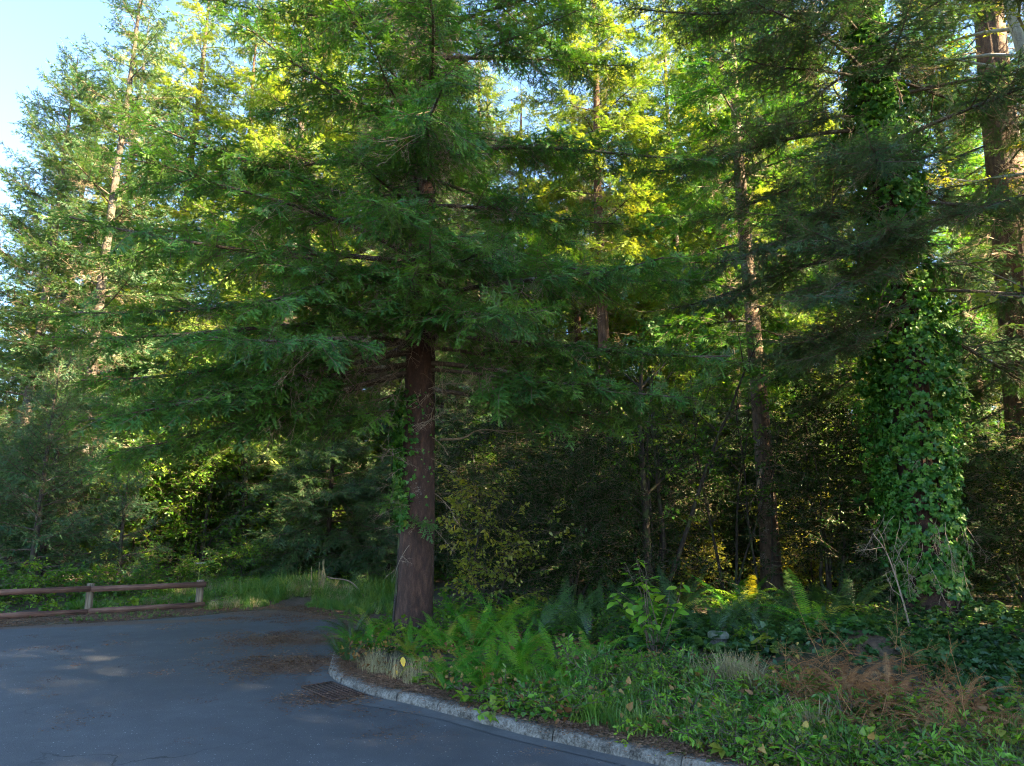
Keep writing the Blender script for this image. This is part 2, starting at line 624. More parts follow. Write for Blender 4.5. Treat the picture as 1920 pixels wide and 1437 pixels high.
def leaf_blade(shape, L=1.0, fold=0.18, curl=0.15):
    """one leaf along +X in the XY plane, base at origin; returns verts, tris"""
    if shape == 'oval':
        xs = [0, .12, .35, .62, .85, 1]
        ws = [0, .16, .27, .23, .11, 0]
    elif shape == 'heart':
        xs = [0, -.06, .12, .45, .78, 1]
        ws = [0, .24, .42, .34, .14, 0]
    elif shape == 'lance':
        xs = [0, .2, .5, .8, 1]
        ws = [0, .10, .13, .08, 0]
    elif shape == 'ivy':
        out = [(0, 0), (-.10, .26), (.10, .50), (.30, .30), (.55, .42), (.62, .20), (1.0, 0)]
        v = [(x, y, fold * abs(y) - curl * x * x) for x, y in out] + [(x, -y, fold * abs(y) - curl * x * x) for x, y in out[1:-1]]
        c = (0.3, 0, -0.02)
        v.append(c)
        nv = len(v) - 1
        ring = list(range(7)) + list(range(nv - 1, 6, -1))
        f = [(nv, ring[(i + 1) % len(ring)], ring[i]) for i in range(len(ring))]
        return np.array(v) * L, np.array(f)
    v = [(xs[0], 0, 0)]
    for x, w in list(zip(xs, ws))[1:-1]:
        v += [(x, w, fold * w - curl * x * x), (x, 0, -curl * x * x), (x, -w, fold * w - curl * x * x)]
    v.append((xs[-1], 0, -curl))
    k = len(xs) - 2
    f = [(0, 2, 1), (0, 3, 2)]
    for i in range(k - 1):
        a = 1 + 3 * i
        f += [(a, a + 1, a + 4), (a, a + 4, a + 3), (a + 1, a + 2, a + 5), (a + 1, a + 5, a + 4)]
    a = 1 + 3 * (k - 1)
    e = len(v) - 1
    f += [(a, a + 1, e), (a + 1, a + 2, e)]
    return np.array(v) * L, np.array(f)


def leaf_spray(seed, shape='oval', n=22, leaf=0.07, L=0.6, flat=0.35, twig=True):
    """a leafy twig about L long along +X"""
    r = np.random.default_rng(seed)
    mb = MB()
    axes = [(np.zeros(3), np.array([1., 0, 0]), L)]
    for k in range(4):
        q = r.uniform(0.15, 0.75)
        a = r.choice([-1, 1]) * r.uniform(0.5, 1.0)
        axes.append((np.array([q * L, 0, 0]), np.array([cos(a), sin(a), r.normal(0, flat)]), L * r.uniform(0.3, 0.55)))
    for i, (p, d, l) in enumerate(axes):
        d = norm(d)
        if twig:
            mb.add(*tube([p, p + d * l * .5 + UP * .02 * l, p + d * l], [0.004, 0.003, 0.001], 3, False), 1)
    for k in range(n):
        p, d, l = axes[0] if k < n * 0.4 else axes[r.integers(1, len(axes))]
        d = norm(d)
        q = r.uniform(0.15, 1.0)
        pp = p + d * l * q
        a = r.choice([-1, 1]) * r.uniform(0.5, 1.3)
        ld = norm(rotz(a) @ d + np.array([0, 0, r.normal(-0.15, flat)]))
        R = frame(ld) @ rotx(r.normal(0, 0.5))
        v, f = leaf_blade(shape, leaf * r.uniform(0.65, 1.2), curl=r.uniform(0.05, 0.3))
        mb.add(v @ R.T + pp, f, 0, r.uniform())
    return mb


kit('broad', [src(leaf_spray(100 + i, 'oval', 26, 0.075, 0.6), 'broad_spray', [M['leaf'], M['twig']]) for i in range(4)])
kit('broad_light', [src(leaf_spray(110 + i, 'oval', 22, 0.075, 0.55), 'light_spray', [M['leaf_light'], M['twig']]) for i in range(3)])
kit('broad_yellow', [src(leaf_spray(115 + i, 'oval', 24, 0.07, 0.55), 'yellow_spray', [M['leaf_yellow'], M['twig']]) for i in range(3)])
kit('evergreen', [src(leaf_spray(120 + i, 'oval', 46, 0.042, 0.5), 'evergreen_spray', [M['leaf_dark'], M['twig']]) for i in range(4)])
kit('ivy', [src(leaf_spray(130 + i, 'ivy', 9, 0.10, 0.3, 0.5, twig=False), 'ivy_spray', [M['ivy']]) for i in range(4)])
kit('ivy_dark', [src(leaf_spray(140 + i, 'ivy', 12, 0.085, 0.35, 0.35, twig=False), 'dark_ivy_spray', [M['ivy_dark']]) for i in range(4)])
kit('weed', [src(leaf_spray(150 + i, 'heart' if i % 2 else 'oval', 14, 0.06, 0.3, 0.5), 'weed_spray', [M['leaf_light'] if i % 3 == 2 else M['leaf'], M['twig']]) for i in range(5)])


def grass_tuft(seed, n=26, h=0.35, spread=0.12, w=0.006, bend=0.5):
    r = np.random.default_rng(seed)
    mb = MB()
    for k in range(n):
        a = r.uniform(0, 6.28)
        b = np.array([cos(a), sin(a), 0]) * r.uniform(0, spread)
        d = np.array([cos(a + r.normal(0, .8)), sin(a + r.normal(0, .8)), 0])
        hh = h * r.uniform(0.45, 1.15)
        bb = bend * r.uniform(0.2, 1.3)
        t = np.linspace(0, 1, 5)[:, None]
        ax = b + UP * hh * (t - 0.35 * bb * t ** 2) + d * hh * bb * t ** 2
        sd = np.cross(d, UP) * w * r.uniform(0.7, 1.3)
        wd = np.array([1, .95, .75, .45, 0.05])[:, None]
        v = np.concatenate([ax - sd * wd, ax + sd * wd])
        f = [(i, i + 1, i + 6) for i in range(4)] + [(i, i + 6, i + 5) for i in range(4)]
        mb.add(v, f, 0, r.uniform())
    return mb


kit('grass', [src(grass_tuft(200 + i, 26, 0.30), 'grass_tuft', [M['grass']]) for i in range(4)])
kit('long_grass', [src(grass_tuft(205 + i, 24, 0.48, 0.14, 0.007, 0.8), 'long_grass_tuft', [M['grass']]) for i in range(3)])
kit('dry_grass', [src(grass_tuft(210 + i, 28, 0.34, 0.12, 0.004, 0.6), 'dry_grass_tuft', [M['dry_grass']]) for i in range(3)])


def litter_patch(seed, n=60, size=0.22):
    r = np.random.default_rng(seed)
    mb = MB()
    for k in range(n):
        c = np.array([r.normal(0, size * .5), r.normal(0, size * .5), r.uniform(0.001, 0.006)])
        a = r.uniform(0, 3.14)
        l = r.uniform(0.012, 0.05)
        d = np.array([cos(a), sin(a), 0]) * l
        w = np.array([-sin(a), cos(a), 0]) * r.uniform(0.0012, 0.003)
        mb.add([c - w, c + w, c + d + w * .6 + UP * r.uniform(-.0, .006), c + d - w * .6], [(0, 1, 2), (0, 2, 3)], 0, r.uniform())
    return mb


def dead_leaf_patch(seed):
    r = np.random.default_rng(seed)
    mb = MB()
    for k in range(7):
        v, f = leaf_blade('oval' if k % 2 else 'heart', r.uniform(0.03, 0.065), fold=r.uniform(0.1, 0.6), curl=r.uniform(0.1, 0.7))
        R = rotz(r.uniform(0, 6.28)) @ roty(r.normal(0, 0.5)) @ rotx(r.normal(0, 0.5))
        mb.add(v @ R.T + np.array([r.normal(0, 0.13), r.normal(0, 0.13), r.uniform(0.01, 0.05)]), f, 0, r.uniform())
    return mb


M['dead_leaf'] = leaf_mat('fallen_leaf', [(0.1, (0.10, 0.045, 0.018)), (0.5, (0.22, 0.11, 0.035)), (0.8, (0.34, 0.22, 0.06)), (0.95, (0.45, 0.34, 0.05))], 0.25, 0.02, 0.6, trans_col=(1.1, 0.95, 0.7))
kit('dead_leaf', [src(dead_leaf_patch(230 + i), 'fallen_leaves', [M['dead_leaf']]) for i in range(4)])
kit('fine_weed', [src(leaf_spray(160 + i, 'lance', 34, 0.055, 0.34, 0.6), 'fine_weed_spray', [M['leaf_light'] if i % 2 else M['grass'], M['twig']]) for i in range(4)])
kit('litter', [src(litter_patch(220 + i), 'needle_litter', [M['litter']]) for i in range(4)])

# ------------------------------------------------------------------ ground plan
KERB = catmull([(14, -4.2), (9, -0.6), (6, 1.55), (3.6, 3.22), (1.9, 4.42), (1.1, 5.0), (0.55, 5.42), (0.06, 5.80), (-0.45, 6.27), (-0.92, 6.69),
                (-1.28, 6.97), (-1.62, 7.32), (-1.86, 7.68), (-2.03, 8.08), (-2.14, 8.6), (-2.28, 9.3)], 10)
EDGE = catmull([(-2.28, 9.3), (-2.45, 10.1), (-2.62, 11.2), (-2.9, 12.2), (-3.5, 13.1), (-4.4, 13.75), (-5.2, 13.6), (-5.7, 12.95), (-6.9, 12.15),
                (-8.25, 11.55), (-10.5, 10.3), (-14, 8.2), (-30, 2.0)], 8)
ROAD = np.concatenate([KERB, EDGE[1:], [(-30, -40), (40, -40), (40, -24)]])


def seg_dist(P, L):
    """distance of points P (n,2) to polyline L"""
    A, B = L[:-1], L[1:]
    d = np.full(len(P), 1e9)
    for a, b in zip(A, B):
        ab = b - a
        t = np.clip(((P - a) @ ab) / (ab @ ab + 1e-12), 0, 1)
        d = np.minimum(d, np.linalg.norm(P - a - t[:, None] * ab, axis=1))
    return d


def inside(P, L):
    x, y = P[:, 0], P[:, 1]
    c = np.zeros(len(P), bool)
    n = len(L)
    for i in range(n):
        x0, y0 = L[i]
        x1, y1 = L[(i + 1) % n]
        if y0 == y1:
            continue
        c ^= ((y0 > y) != (y1 > y)) & (x < (x1 - x0) * (y - y0) / (y1 - y0) + x0)
    return c


def smooth(a, b, x):
    t = np.clip((x - a) / (b - a), 0, 1)
    return t * t * (3 - 2 * t)


def ground_z(P):
    P = np.asarray(P, float).reshape(-1, 2)
    ins = inside(P, ROAD)
    dk = seg_dist(P, KERB[::3])
    de = seg_dist(P, EDGE[::2])
    kerb_side = dk <= de + 0.2
    d = np.minimum(dk, de)
    nz = vnoise(P * 1.6, 3) * 0.035 + vnoise(P * 0.45, 4) * 0.06
    near_k = np.exp(-dk / 0.8)
    zk = 0.085 + 0.10 * smooth(0.1, 2.2, d) + nz * smooth(0.15, 1.2, d)
    ze = 0.012 + 0.14 * smooth(0.5, 5, d) + nz * smooth(0.4, 2.5, d)
    w = 1 / (1 + np.exp((dk - de) / 0.35))
    z = zk * w + ze * (1 - w)
    z += 0.42 * np.exp(-(((P[:, 0] - 3.55) / 0.75) ** 2 + ((P[:, 1] - 7.5) / 0.55) ** 2))     # the hump under the ivy
    z += 0.30 * np.exp(-(((P[:, 0] - 6.2) / 1.1) ** 2 + ((P[:, 1] - 9.4) / 0.9) ** 2))
    z += 0.22 * np.exp(-(((P[:, 0] + 5.0) / 0.7) ** 2 + ((P[:, 1] - 16.6) / 0.6) ** 2))
    z += 0.5 * smooth(14, 40, P[:, 1])
    z = np.where((dk < 0.07) & (dk < de + 0.05), -0.05, z)
    return np.where(ins, -0.05, z)


def gz(x, y):
    return float(ground_z([(x, y)])[0])


# one terrain sheet, fine near the kerb and coarse towards the horizon
def axis_vals(lo, hi, fine0, fine1, h, growth=1.35):
    a = list(np.arange(fine0, fine1 + 1e-6, h))
    s = h
    while a[-1] < hi:
        s *= growth
        a.append(a[-1] + s)
    s = h
    while a[0] > lo:
        s *= growth
        a.insert(0, a[0] - s)
    return np.array(a)


gx = axis_vals(-400, 400, -8, 5.5, 0.06, 1.2)
gy = axis_vals(-100, 600, 3.4, 12, 0.06, 1.2)
GX, GY = np.meshgrid(gx, gy, indexing='ij')
GP = np.stack([GX.ravel(), GY.ravel()], 1)
GZ = ground_z(GP)
nx, ny = len(gx), len(gy)
idx = np.arange(nx * ny).reshape(nx, ny)
q = np.stack([idx[:-1, :-1], idx[1:, :-1], idx[1:, 1:], idx[:-1, 1:]], -1).reshape(-1, 4)
mb = MB()
mb.add(np.column_stack([GP, GZ]), np.concatenate([q[:, [0, 1, 2]], q[:, [0, 2, 3]]]))

m, n, p = principled('forest_floor')
co = n.pos()
a = n.noise(co, 1.1, 5)
b = n.noise(co, 26, 5, 0.7)
c = n.noise(co, 5, 4)
col = n.ramp(n.math('ADD', n.math('MULTIPLY', b, 0.6), n.math('MULTIPLY', c, 0.4)),
             [(0.32, (0.024, 0.014, 0.008)), (0.5, (0.070, 0.040, 0.022)), (0.68, (0.14, 0.088, 0.050))])
g = n.ramp(a, [(0.45, (0, 0, 0)), (0.62, (1, 1, 1))])
col = n.mix(n.math('MULTIPLY', g, 0.55), col, (0.035, 0.055, 0.016))
n.link(col, p.inputs['Base Color'])
p.inputs['Roughness'].default_value = 0.95
bu = n('Bump')
bu.inputs['Strength'].default_value = 0.8
bu.inputs['Distance'].default_value = 0.02
n.link(b, bu.inputs['Height'])
n.link(bu.outputs[0], p.inputs['Normal'])
M['soil'] = m
tag(mb.build('ground', M['soil'], smooth=True), kind='structure')

# ------------------------------------------------------------------ road sheet
m, n, p = principled('asphalt')
co = n.pos()
big = n.noise(co, 0.55, 4)
mid = n.noise(co, 4, 4)
fine = n.noise(co, 130, 4, 0.8)
vo = n('TexVoronoi', feature='F1')
vo.inputs['Scale'].default_value = 75
n.link(co, vo.inputs['Vector'])
base = n.ramp(n.math('ADD', n.math('MULTIPLY', fine, 0.62), n.math('ADD', n.math('MULTIPLY', big, 0.23), n.math('MULTIPLY', mid, 0.15))),
              [(0.34, (0.022, 0.0225, 0.0235)), (0.5, (0.053, 0.0545, 0.057)), (0.66, (0.115, 0.117, 0.120))])
# pale grit: a few of the cells
cellr = n('SeparateColor')
n.link(vo.outputs['Color'], cellr.inputs[0])
pick = n.math('GREATER_THAN', cellr.outputs[0], 0.92)
near = n.math('LESS_THAN', vo.outputs['Distance'], n.math('MULTIPLY', cellr.outputs[1], 0.42))
spots = n.math('MULTIPLY', n.math('MULTIPLY', pick, near), n.ramp(mid, [(0.4, (0.2, 0.2, 0.2)), (0.62, (1, 1, 1))]))
base = n.mix(spots, base, (0.36, 0.35, 0.33))
# darker damp-looking worn patches
base = n.mix(n.ramp(n.noise(co, 0.33, 3), [(0.52, (0, 0, 0)), (0.66, (0.45, 0.45, 0.45))]), base, (0.030, 0.031, 0.035))


vc = n('TexVoronoi', feature='DISTANCE_TO_EDGE')
vc.inputs['Scale'].default_value = 0.42
wv = n('VectorMath', operation='ADD')
wn2 = n('TexNoise')
wn2.inputs['Scale'].default_value = 1.6
wn2.inputs['Detail'].default_value = 5
n.link(co, wn2.inputs['Vector'])
wsc = n('VectorMath', operation='SCALE')
wsc.inputs['Scale'].default_value = 0.9
n.link(wn2.outputs['Color'], wsc.inputs[0])
n.link(co, wv.inputs[0])
n.link(wsc.outputs[0], wv.inputs[1])
n.link(wv.outputs[0], vc.inputs['Vector'])
ck = n.math('MULTIPLY', n.math('LESS_THAN', vc.outputs['Distance'], 0.0035), n.ramp(n.noise(co, 0.5, 2), [(0.5, (0, 0, 0)), (0.6, (0.8, 0.8, 0.8))]))
base = n.mix(ck, base, (0.012, 0.012, 0.012))


# brown needle drifts with a shape of their own: near the island's tip, along the path mouth, along the left edge
def blob(cx, cy, sx, sy, ang=0.0):
    mp = n('Mapping', vector_type='TEXTURE')
    mp.inputs['Location'].default_value = (cx, cy, 0)
    mp.inputs['Rotation'].default_value = (0, 0, ang)
    mp.inputs['Scale'].default_value = (sx, sy, 1000)
    n.link(co, mp.inputs[0])
    ln = n('VectorMath', operation='LENGTH')
    n.link(mp.outputs[0], ln.inputs[0])
    return n.math('SUBTRACT', 1.0, ln.outputs['Value'])


bl = blob(-2.35, 8.55, 1.0, 0.62, 0.25)
for args in ((-2.75, 10.4, 1.4, 0.75, 0.1), (-3.3, 12.9, 1.5, 0.5, -0.5), (-7.5, 11.75, 4.0, 0.35, 0.28), (-4.5, 13.4, 1.5, 0.5, 0), (-1.62, 6.98, 0.42, 0.2, -0.75)):
    bl = n.math('MAXIMUM', bl, blob(*args))
nn_ = n.noise(co, 7, 5, 0.65)
dm = n.ramp(n.math('ADD', bl, n.math('MULTIPLY', n.math('SUBTRACT', nn_, 0.5), 1.3)), [(0.12, (0, 0, 0)), (0.42, (0.92, 0.92, 0.92))])
lit = n.ramp(n.noise(co, 95, 3, 0.7), [(0.35, (0.040, 0.022, 0.014)), (0.52, (0.095, 0.052, 0.032)), (0.68, (0.19, 0.115, 0.07))])
base = n.mix(dm, base, lit)
n.link(base, p.inputs['Base Color'])
p.inputs['Roughness'].default_value = 0.75
bu = n('Bump')
bu.inputs['Strength'].default_value = 0.5
bu.inputs['Distance'].default_value = 0.006
n.link(fine, bu.inputs['Height'])
n.link(bu.outputs[0], p.inputs['Normal'])
M['asphalt'] = m
import bmesh
bm = bmesh.new()
vs_ = [bm.verts.new((x, y, 0.0)) for x, y in ROAD]
fc = bm.faces.new(vs_)
if fc.normal.z < 0:
    fc.normal_flip()
bmesh.ops.triangulate(bm, faces=[fc])
me = bpy.data.meshes.new('road')
bm.to_mesh(me)
bm.free()
me.materials.append(M['asphalt'])
road = tag(link_obj('road', me), kind='structure')
if me.polygons[0].normal.z < 0:
    me.flip_normals()

# ------------------------------------------------------------------ kerb of separate concrete stones and its gutter
m, n, p = principled('old_concrete')
co = n.pos()
a = n.noise(co, 9, 6, 0.7)
b = n.noise(co, 55, 4, 0.7)
col = n.ramp(n.math('ADD', n.math('MULTIPLY', a, 0.55), n.math('MULTIPLY', b, 0.45)),
             [(0.38, (0.020, 0.017, 0.013)), (0.48, (0.105, 0.095, 0.080)), (0.62, (0.24, 0.225, 0.195))])
mo = n.ramp(n.noise(co, 6, 6, 0.75), [(0.56, (0, 0, 0)), (0.62, (1, 1, 1))])
col = n.mix(n.math('MULTIPLY', mo, 0.75), col, (0.030, 0.027, 0.020))
n.link(col, p.inputs['Base Color'])
p.inputs['Roughness'].default_value = 0.9
bu = n('Bump')
bu.inputs['Strength'].default_value = 0.6
bu.inputs['Distance'].default_value = 0.01
n.link(b, bu.inputs['Height'])
n.link(bu.outputs[0], p.inputs['Normal'])
M['concrete'] = m
m, n, p = principled('gutter_concrete')
co = n.pos()
b = n.noise(co, 60, 4, 0.7)
a = n.noise(co, 3, 4)
col = n.ramp(n.math('ADD', n.math('MULTIPLY', a, 0.5), n.math('MULTIPLY', b, 0.5)), [(0.35, (0.045, 0.047, 0.047)), (0.65, (0.095, 0.095, 0.092))])
n.link(col, p.inputs['Base Color'])
p.inputs['Roughness'].default_value = 0.85
M['gutter'] = m

KL = KERB[::-1][:]                       # from the back of the island round the tip and off to the right
ds = np.linalg.norm(np.diff(KL, axis=0), axis=1)
S = np.concatenate([[0], np.cumsum(ds)])


def along(s):
    x = np.array([np.interp(s, S, KL[:, 0]), np.interp(s, S, KL[:, 1])])
    e = 0.03
    t = np.array([np.interp(s + e, S, KL[:, 0]) - np.interp(s - e, S, KL[:, 0]), np.interp(s + e, S, KL[:, 1]) - np.interp(s - e, S, KL[:, 1])])
    t = t / (np.linalg.norm(t) + 1e-9)
    return x, t, np.array([-t[1], t[0]])      # normal: to the left of travel = into the island


kerb = tag(thing('kerb', None, None), kind='structure')
KH = 0.078
prof = [(0.0, -0.06), (-0.008, 0.0), (0.0, KH * 0.55), (0.010, KH - 0.018), (0.024, KH), (0.125, KH + 0.004), (0.135, KH - 0.012), (0.135, -0.06)]
s0 = 0.0
rk = np.random.default_rng(5)
joints = [0]
while s0 < S[-1] - 0.5:
    s0 += rk.uniform(0.45, 0.7) if s0 < 3.4 else rk.uniform(1.0, 1.7)
    joints.append(min(s0, S[-1]))
for a0, a1 in zip(joints[:-1], joints[1:]):
    k = max(4, int((a1 - a0) / 0.06))
    rows = []
    for s in np.linspace(a0 + 0.003, a1 - 0.003, k):
        x, t, nr = along(s)
        ch = rk.normal(0, 0.0028, len(prof))
        rows.append([(*(x + nr * (u + ch[i])), z + ch[i] * 0.8 * (z > 0.02)) for i, (u, z) in enumerate(prof)])
    V = np.array(rows)
    c = len(prof)
    F = []
    for i in range(k - 1):
        for j in range(c - 1):
            a, b = i * c + j, i * c + j + 1
            F += [(a, b, b + c), (a, b + c, a + c)]
    for e, fl in ((0, 1), ((k - 1) * c, -1)):
        for j in range(1, c - 1):
            F.append((e, e + j, e + j + 1)[::fl])
    mb = MB()
    mb.add(V.reshape(-1, 3), F)
    mb.build('kerb_stone', M['concrete'], kerb)

rows = []
ss = np.linspace(0.9, S[-1], 160)
for s in ss:
    x, t, nr = along(s)
    w = np.interp(s, [0.9, 1.6, 2.3, 2.6, 3.6, 6], [0.10, 0.30, 0.33, 0.30, 0.15, 0.14])
    rows.append([(*(x - nr * 0.006), 0.006), (*(x - nr * w), 0.0045)])
V = np.array(rows).reshape(-1, 3)
F = []
for i in range(len(ss) - 1):
    a = 2 * i
    F += [(a, a + 1, a + 3), (a, a + 3, a + 2)]
mb = MB()
mb.add(V, F)
tag(mb.build('gutter', M['gutter']), kind='structure')

# storm-drain grate lying in the gutter
m, n, p = principled('rusty_iron')
col = n.ramp(n.noise(n.objco(), 18, 5, 0.7), [(0.35, (0.022, 0.014, 0.010)), (0.55, (0.075, 0.036, 0.022)), (0.7, (0.13, 0.07, 0.045))])
n.link(col, p.inputs['Base Color'])
p.inputs['Roughness'].default_value = 0.75
p.inputs['Metallic'].default_value = 0.35
M['rust'] = m
M['pit'], n, p = principled('dark_drain_debris')
n.link(n.ramp(n.noise(n.objco(), 60, 4), [(0.4, (0.012, 0.008, 0.006)), (0.65, (0.07, 0.038, 0.022))]), p.inputs['Base Color'])
p.inputs['Roughness'].default_value = 1
x, t, nr = along(2.12)
gc = x - nr * 0.20
gr = thing('drain_grate', 'rusty iron storm drain grate full of needles against the kerb', 'drain grate', (gc[0], gc[1], 0.005), rz=math.atan2(t[1], t[0]))
mb = MB()
mb.add(*box((-0.33, -0.15, 0.0015), (0.33, 0.15, 0.004)))
mb.build('debris_bed', M['pit'], gr)
for lo, hi in (((-0.34, -0.165, 0), (0.34, -0.145, 0.016)), ((-0.34, 0.145, 0), (0.34, 0.165, 0.016)), ((-0.36, -0.165, 0), (-0.342, 0.165, 0.0155)), ((0.342, -0.165, 0), (0.36, 0.165, 0.0155))):
    mb = MB()
    mb.add(*box(lo, hi))
    mb.build('frame', M['rust'], gr)
bar = MB()
bar.add(*box((-0.335, -0.008, 0.003), (0.335, 0.008, 0.013)))
bar_me = bar.mesh('bar', [M['rust']])
for k in range(6):
    o = link_obj('bar', bar_me, gr)
    o.location = (0, -0.118 + k * 0.047, 0)

# ------------------------------------------------------------------ wooden barrier behind the parking area
m, n, p = principled('weathered_rail_wood')
co = n.objco()
mp = n('Mapping')
mp.inputs['Scale'].default_value = (0.5, 14, 14)
n.link(co, mp.inputs[0])
a = n.noise(mp.outputs[0], 3, 5)
b = n.noise(co, 3, 4)
col = n.ramp(n.math('ADD', n.math('MULTIPLY', a, 0.6), n.math('MULTIPLY', b, 0.4)), [(0.35, (0.050, 0.024, 0.016)), (0.52, (0.125, 0.058, 0.038)), (0.68, (0.20, 0.115, 0.078))])
n.link(col, p.inputs['Base Color'])
p.inputs['Roughness'].default_value = 0.85
M['rail'] = m
m, n, p = principled('weathered_post_wood')
co = n.objco()
mp = n('Mapping')
mp.inputs['Scale'].default_value = (14, 14, 0.7)
n.link(co, mp.inputs[0])
a = n.noise(mp.outputs[0], 3, 5)
col = n.ramp(a, [(0.35, (0.07, 0.05, 0.032)), (0.52, (0.155, 0.115, 0.075)), (0.68, (0.24, 0.19, 0.13))])
n.link(col, p.inputs['Base Color'])
p.inputs['Roughness'].default_value = 0.9
M['post'] = m

FB = np.array([-6.08, 14.08])
FA = FB - 7.0 * np.array([0.846, 0.533])
fdir = (FB - FA) / np.linalg.norm(FB - FA)
fang = math.atan2(fdir[1], fdir[0])
FLEN = np.linalg.norm(FB - FA)
fence = thing('wooden_barrier', 'low wooden parking barrier with two reddish rails on square posts', 'fence', (FA[0], FA[1], 0.02), rz=fang)


def bev_box(lo, hi, b=0.008):
    bm = bmesh.new()
    bmesh.ops.create_cube(bm, size=1)
    lo, hi = np.array(lo), np.array(hi)
    for v in bm.verts:
        v.co = [(lo[i] + hi[i]) / 2 + v.co[i] * (hi[i] - lo[i]) for i in range(3)]
    bmesh.ops.bevel(bm, geom=list(bm.edges), offset=b, segments=2, affect='EDGES')
    bmesh.ops.triangulate(bm, faces=bm.faces)
    bm.verts.ensure_lookup_table()
    out = np.array([v.co[:] for v in bm.verts]), np.array([[v.index for v in f.verts] for f in bm.faces])
    bm.free()
    return out


rf = np.random.default_rng(3)
pp = [0.25, 2.75, 5.05, FLEN - 0.08]
for s in pp:
    mb = MB()
    v, f = bev_box((-0.062, 0.022, -0.35), (0.062, 0.146, 0.53 + rf.uniform(-0.012, 0.03)), 0.009)
    mb.add(v, f)
    o = mb.build('post', M['post'], fence)
    o.location = (s, 0, 0)
    o.rotation_euler = (rf.normal(0, 0.012), rf.normal(0, 0.02), 0)
ends = [-3.0, 0.25, 2.75, 5.05, FLEN + 0.02]
for a0, a1 in zip(ends[:-1], ends[1:]):
    mb = MB()
    L = a1 - a0 - 0.006
    k = 9
    v, f = bev_box((0, -0.022, -0.05), (L, 0.020, 0.05), 0.006)
    mb.add(v, f)
    o = mb.build('rail', M['rail'], fence)
    o.location = (a0, 0, 0.44 + rf.normal(0, 0.006))
    o.rotation_euler = (0, rf.normal(0, 0.004), rf.normal(0, 0.002))
    mb = MB()
    v, f = bev_box((0, -0.03, -0.05), (L, 0.019, 0.05), 0.008)
    mb.add(v, f)
    o = mb.build('low_rail', M['rail'], fence)
    o.location = (a0, 0, 0.06 + rf.normal(0, 0.01))
    o.rotation_euler = (0, rf.normal(0, 0.006), 0)


# ------------------------------------------------------------------ trees
def trunk_mesh(x, H, r0, lean=(0, 0), seg=20, flare=0.35, seed=0, top=0.02, rough=0.05, dz=0.25, furrow=0.0, curve=0.05):
    r = np.random.default_rng(seed)
    n = max(8, int(H / dz))
    z = np.concatenate([[-0.25, 0.0, 0.1, 0.22, 0.4, 0.65], np.linspace(0.95, H, n)])
    ph = r.uniform(0, 6, 4)
    ax = np.stack([lean[0] * z / H + curve * np.sin(z * 0.5 + ph[0]) * np.clip(z, 0, 1) * 0.6,
                   lean[1] * z / H + curve * np.sin(z * 0.43 + ph[1]) * np.clip(z, 0, 1) * 0.6, z], 1)
    rad = r0 * (np.clip(1 - z / H, 0, 1) ** 0.75) + top * 0.5 + r0 * flare * np.exp(-np.clip(z, 0, 99) / 0.35)
    th = np.arange(seg) * 2 * pi / seg
    T, Z = np.meshgrid(th, z)
    q = np.stack([np.cos(T) * 2.2, np.sin(T) * 2.2, Z * 0.9], -1)
    w = 1 + rough * vnoise(q, seed + 1) + 0.6 * rough * vnoise(q * np.array([3, 3, 2]), seed + 2)
    w += flare * 0.5 * np.exp(-np.clip(Z, 0, 99) / 0.3) * np.sin(T * 5 + ph[2]) * 0.5
    if furrow:
        w += furrow * vnoise(q * np.array([6.5, 6.5, 0.5]), seed + 3)
    v, f = tube(ax, rad, seg, True, w)
    return v, f, (z, ax, rad)


def axis_at(info, z):
    Z, ax, rad = info
    return np.array([np.interp(z, Z, ax[:, 0]), np.interp(z, Z, ax[:, 1]), z]), np.interp(z, Z, rad)


